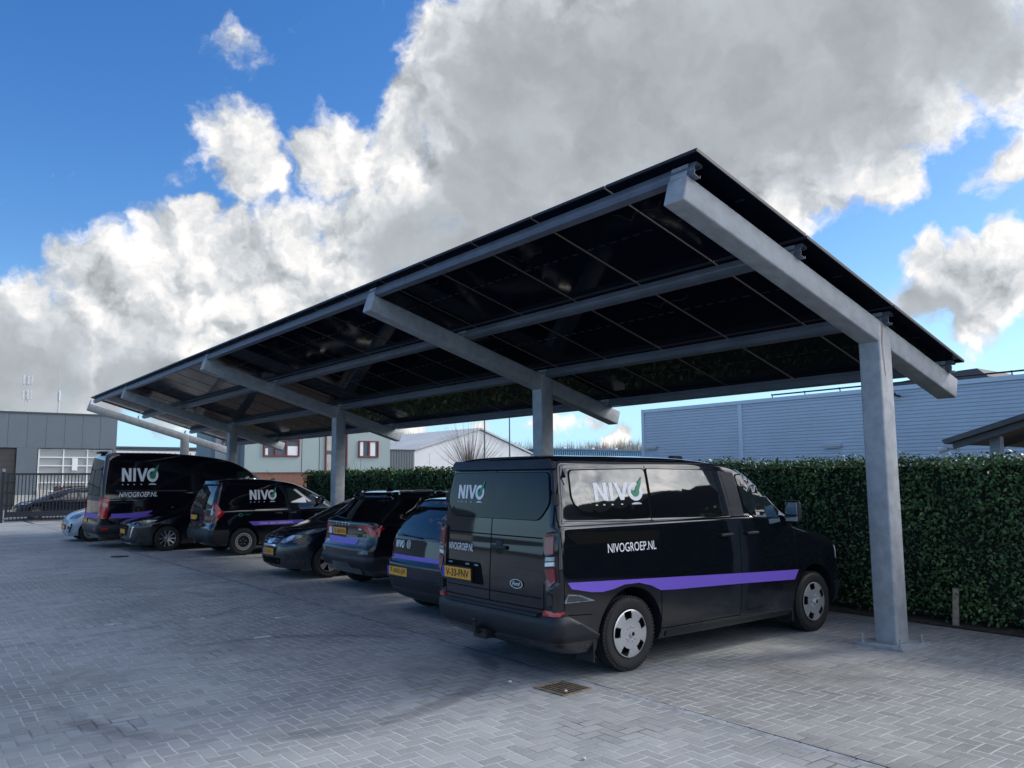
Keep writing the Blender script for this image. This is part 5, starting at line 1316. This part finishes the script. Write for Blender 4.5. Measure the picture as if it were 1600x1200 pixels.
window(v, 'windscreen', [(-.80, 1.42), (.80, 1.42), (.72, 2.15), (-.72, 2.15)], 'F', .06, GLASSC)
mirror(v, 3.45, 1.42, 1.16, 1.3, None, .32, True)

# ---- 8. small pale car
v = Veh('city_car', (4.35+3.02, 27.95, 0), pi, 'small pale blue city car peeking out beyond the tall van', 'car', [
    (.18, -.46, 2.98, .74, .25, .35, .4), (.27, -.52, 3.02, .78, .22, .4, .42), (.45, -.55, 3.03, .81, .20, .45, .45), (.62, -.54, 3.01, .82, .20, .45, .45), (.74, -.53, 2.93, .82, .20, .45, .45), (.84, -.52, 2.76, .815, .20, .45, .42),
    (.92, -.51, 2.52, .81, .2, .42, .4), (.98, -.50, 2.30, .80, .20, .4, .38), (1.06, -.49, 2.12, .78, .2, .4, .36), (1.25, -.46, 1.78, .72, .22, .38, .34), (1.39, -.42, 1.42, .66, .22, .4, .3), (1.45, -.35, 1.1, .58, .22, .4, .3), (1.475, -.15, .7, .45, .2, .3, .3)],
    SILVERBL, (0, 2.42), .29, .335)
wheels(v, .80, .29, .19, 'steel'); axle_box(v, -.3, 2.8, .55, .18, .42)
window(v, 'windscreen', [(-.60, 1.0), (.60, 1.0), (.48, 1.36), (-.48, 1.36)], 'F', .05)
car_sides(v, [[(-.25, 1.36), (-.28, 1.02), (.72, .99), (.72, 1.38)], [(.80, 1.38), (.80, .99), (1.95, .97), (1.45, 1.35)]], [[(.76, .97), (.74, .3)], [(1.8, .95), (1.8, .3)]], [(.5, .86)])
for s in (1, -1):
    hl = v.decal('headlight', poly2d(rpoly([(s*.48, .66), (s*.50, .76), (s*.74, .82), (s*.76, .70)], .03)), 'F', CLEAR, .012, thick=1)
    v.decal('fog_light', poly2d(ellipse(s*.55, .42, .05, .05)), 'F', DARKM, .014, grid=.04)
v.decal('lower_grille', ([*rpoly([(-.70, .54), (.70, .54), (.60, .28), (-.60, .28)], .05), *rpoly([(-.66, .515), (.66, .515), (.57, .305), (-.57, .305)], .04)], [(i, (i+1) % 20, 20+(i+1) % 20, 20+i) for i in range(20)]), 'F', SEAM, .012, grid=0)
plate(v, 'F', -.26, .26, .38, .49, '', off=.016)
mirror(v, 1.85, .98, .90, 1., SILVERBL, .14)

# ---- 9. dark hatchback outside the gate
v = Veh('hatchback', (8.20, 45.1, 0), pi, 'dark hatchback parked side-on outside the sliding gate', 'car', [
    (.18, -.60, 3.20, .80, .25, .4, .4), (.28, -.68, 3.28, .84, .22, .5, .5), (.5, -.72, 3.30, .87, .20, .55, .52), (.66, -.70, 3.26, .875, .20, .55, .52), (.76, -.69, 3.1, .875, .20, .55, .5),
    (.85, -.68, 2.72, .87, .2, .5, .44), (.92, -.67, 2.4, .86, .20, .42, .4), (1.02, -.65, 2.15, .82, .22, .42, .36), (1.20, -.58, 1.75, .75, .22, .4, .34),
    (1.36, -.48, 1.35, .67, .22, .4, .32), (1.43, -.38, 1.0, .60, .24, .4, .3), (1.46, -.1, .5, .42, .2, .3, .3)], DKBLUE, (0, 2.5), .31, .355)
wheels(v, .86, .31, .21, 'alloy10'); axle_box(v, -.5, 3.0, .6, .2, .42)
window(v, 'windscreen', [(-.62, .98), (.62, .98), (.48, 1.36), (-.48, 1.36)], 'F', .05)
car_sides(v, [[(-.3, 1.34), (-.42, 1.04), (.68, 1.0), (.68, 1.37)], [(.76, 1.37), (.76, 1.0), (1.95, .97), (1.4, 1.33)]], [[(.72, .96), (.70, .3)], [(1.8, .94), (1.8, .3)]], [(.5, .88), (1.5, .88)])
for s in (1, -1): v.decal('headlight', poly2d(rpoly([(s*.44, .66), (s*.52, .76), (s*.82, .80), (s*.82, .70)], .02)), 'F', LAMPW, .012, thick=1)
mirror(v, 1.9, .97, .94, 1., DKBLUE, .14)
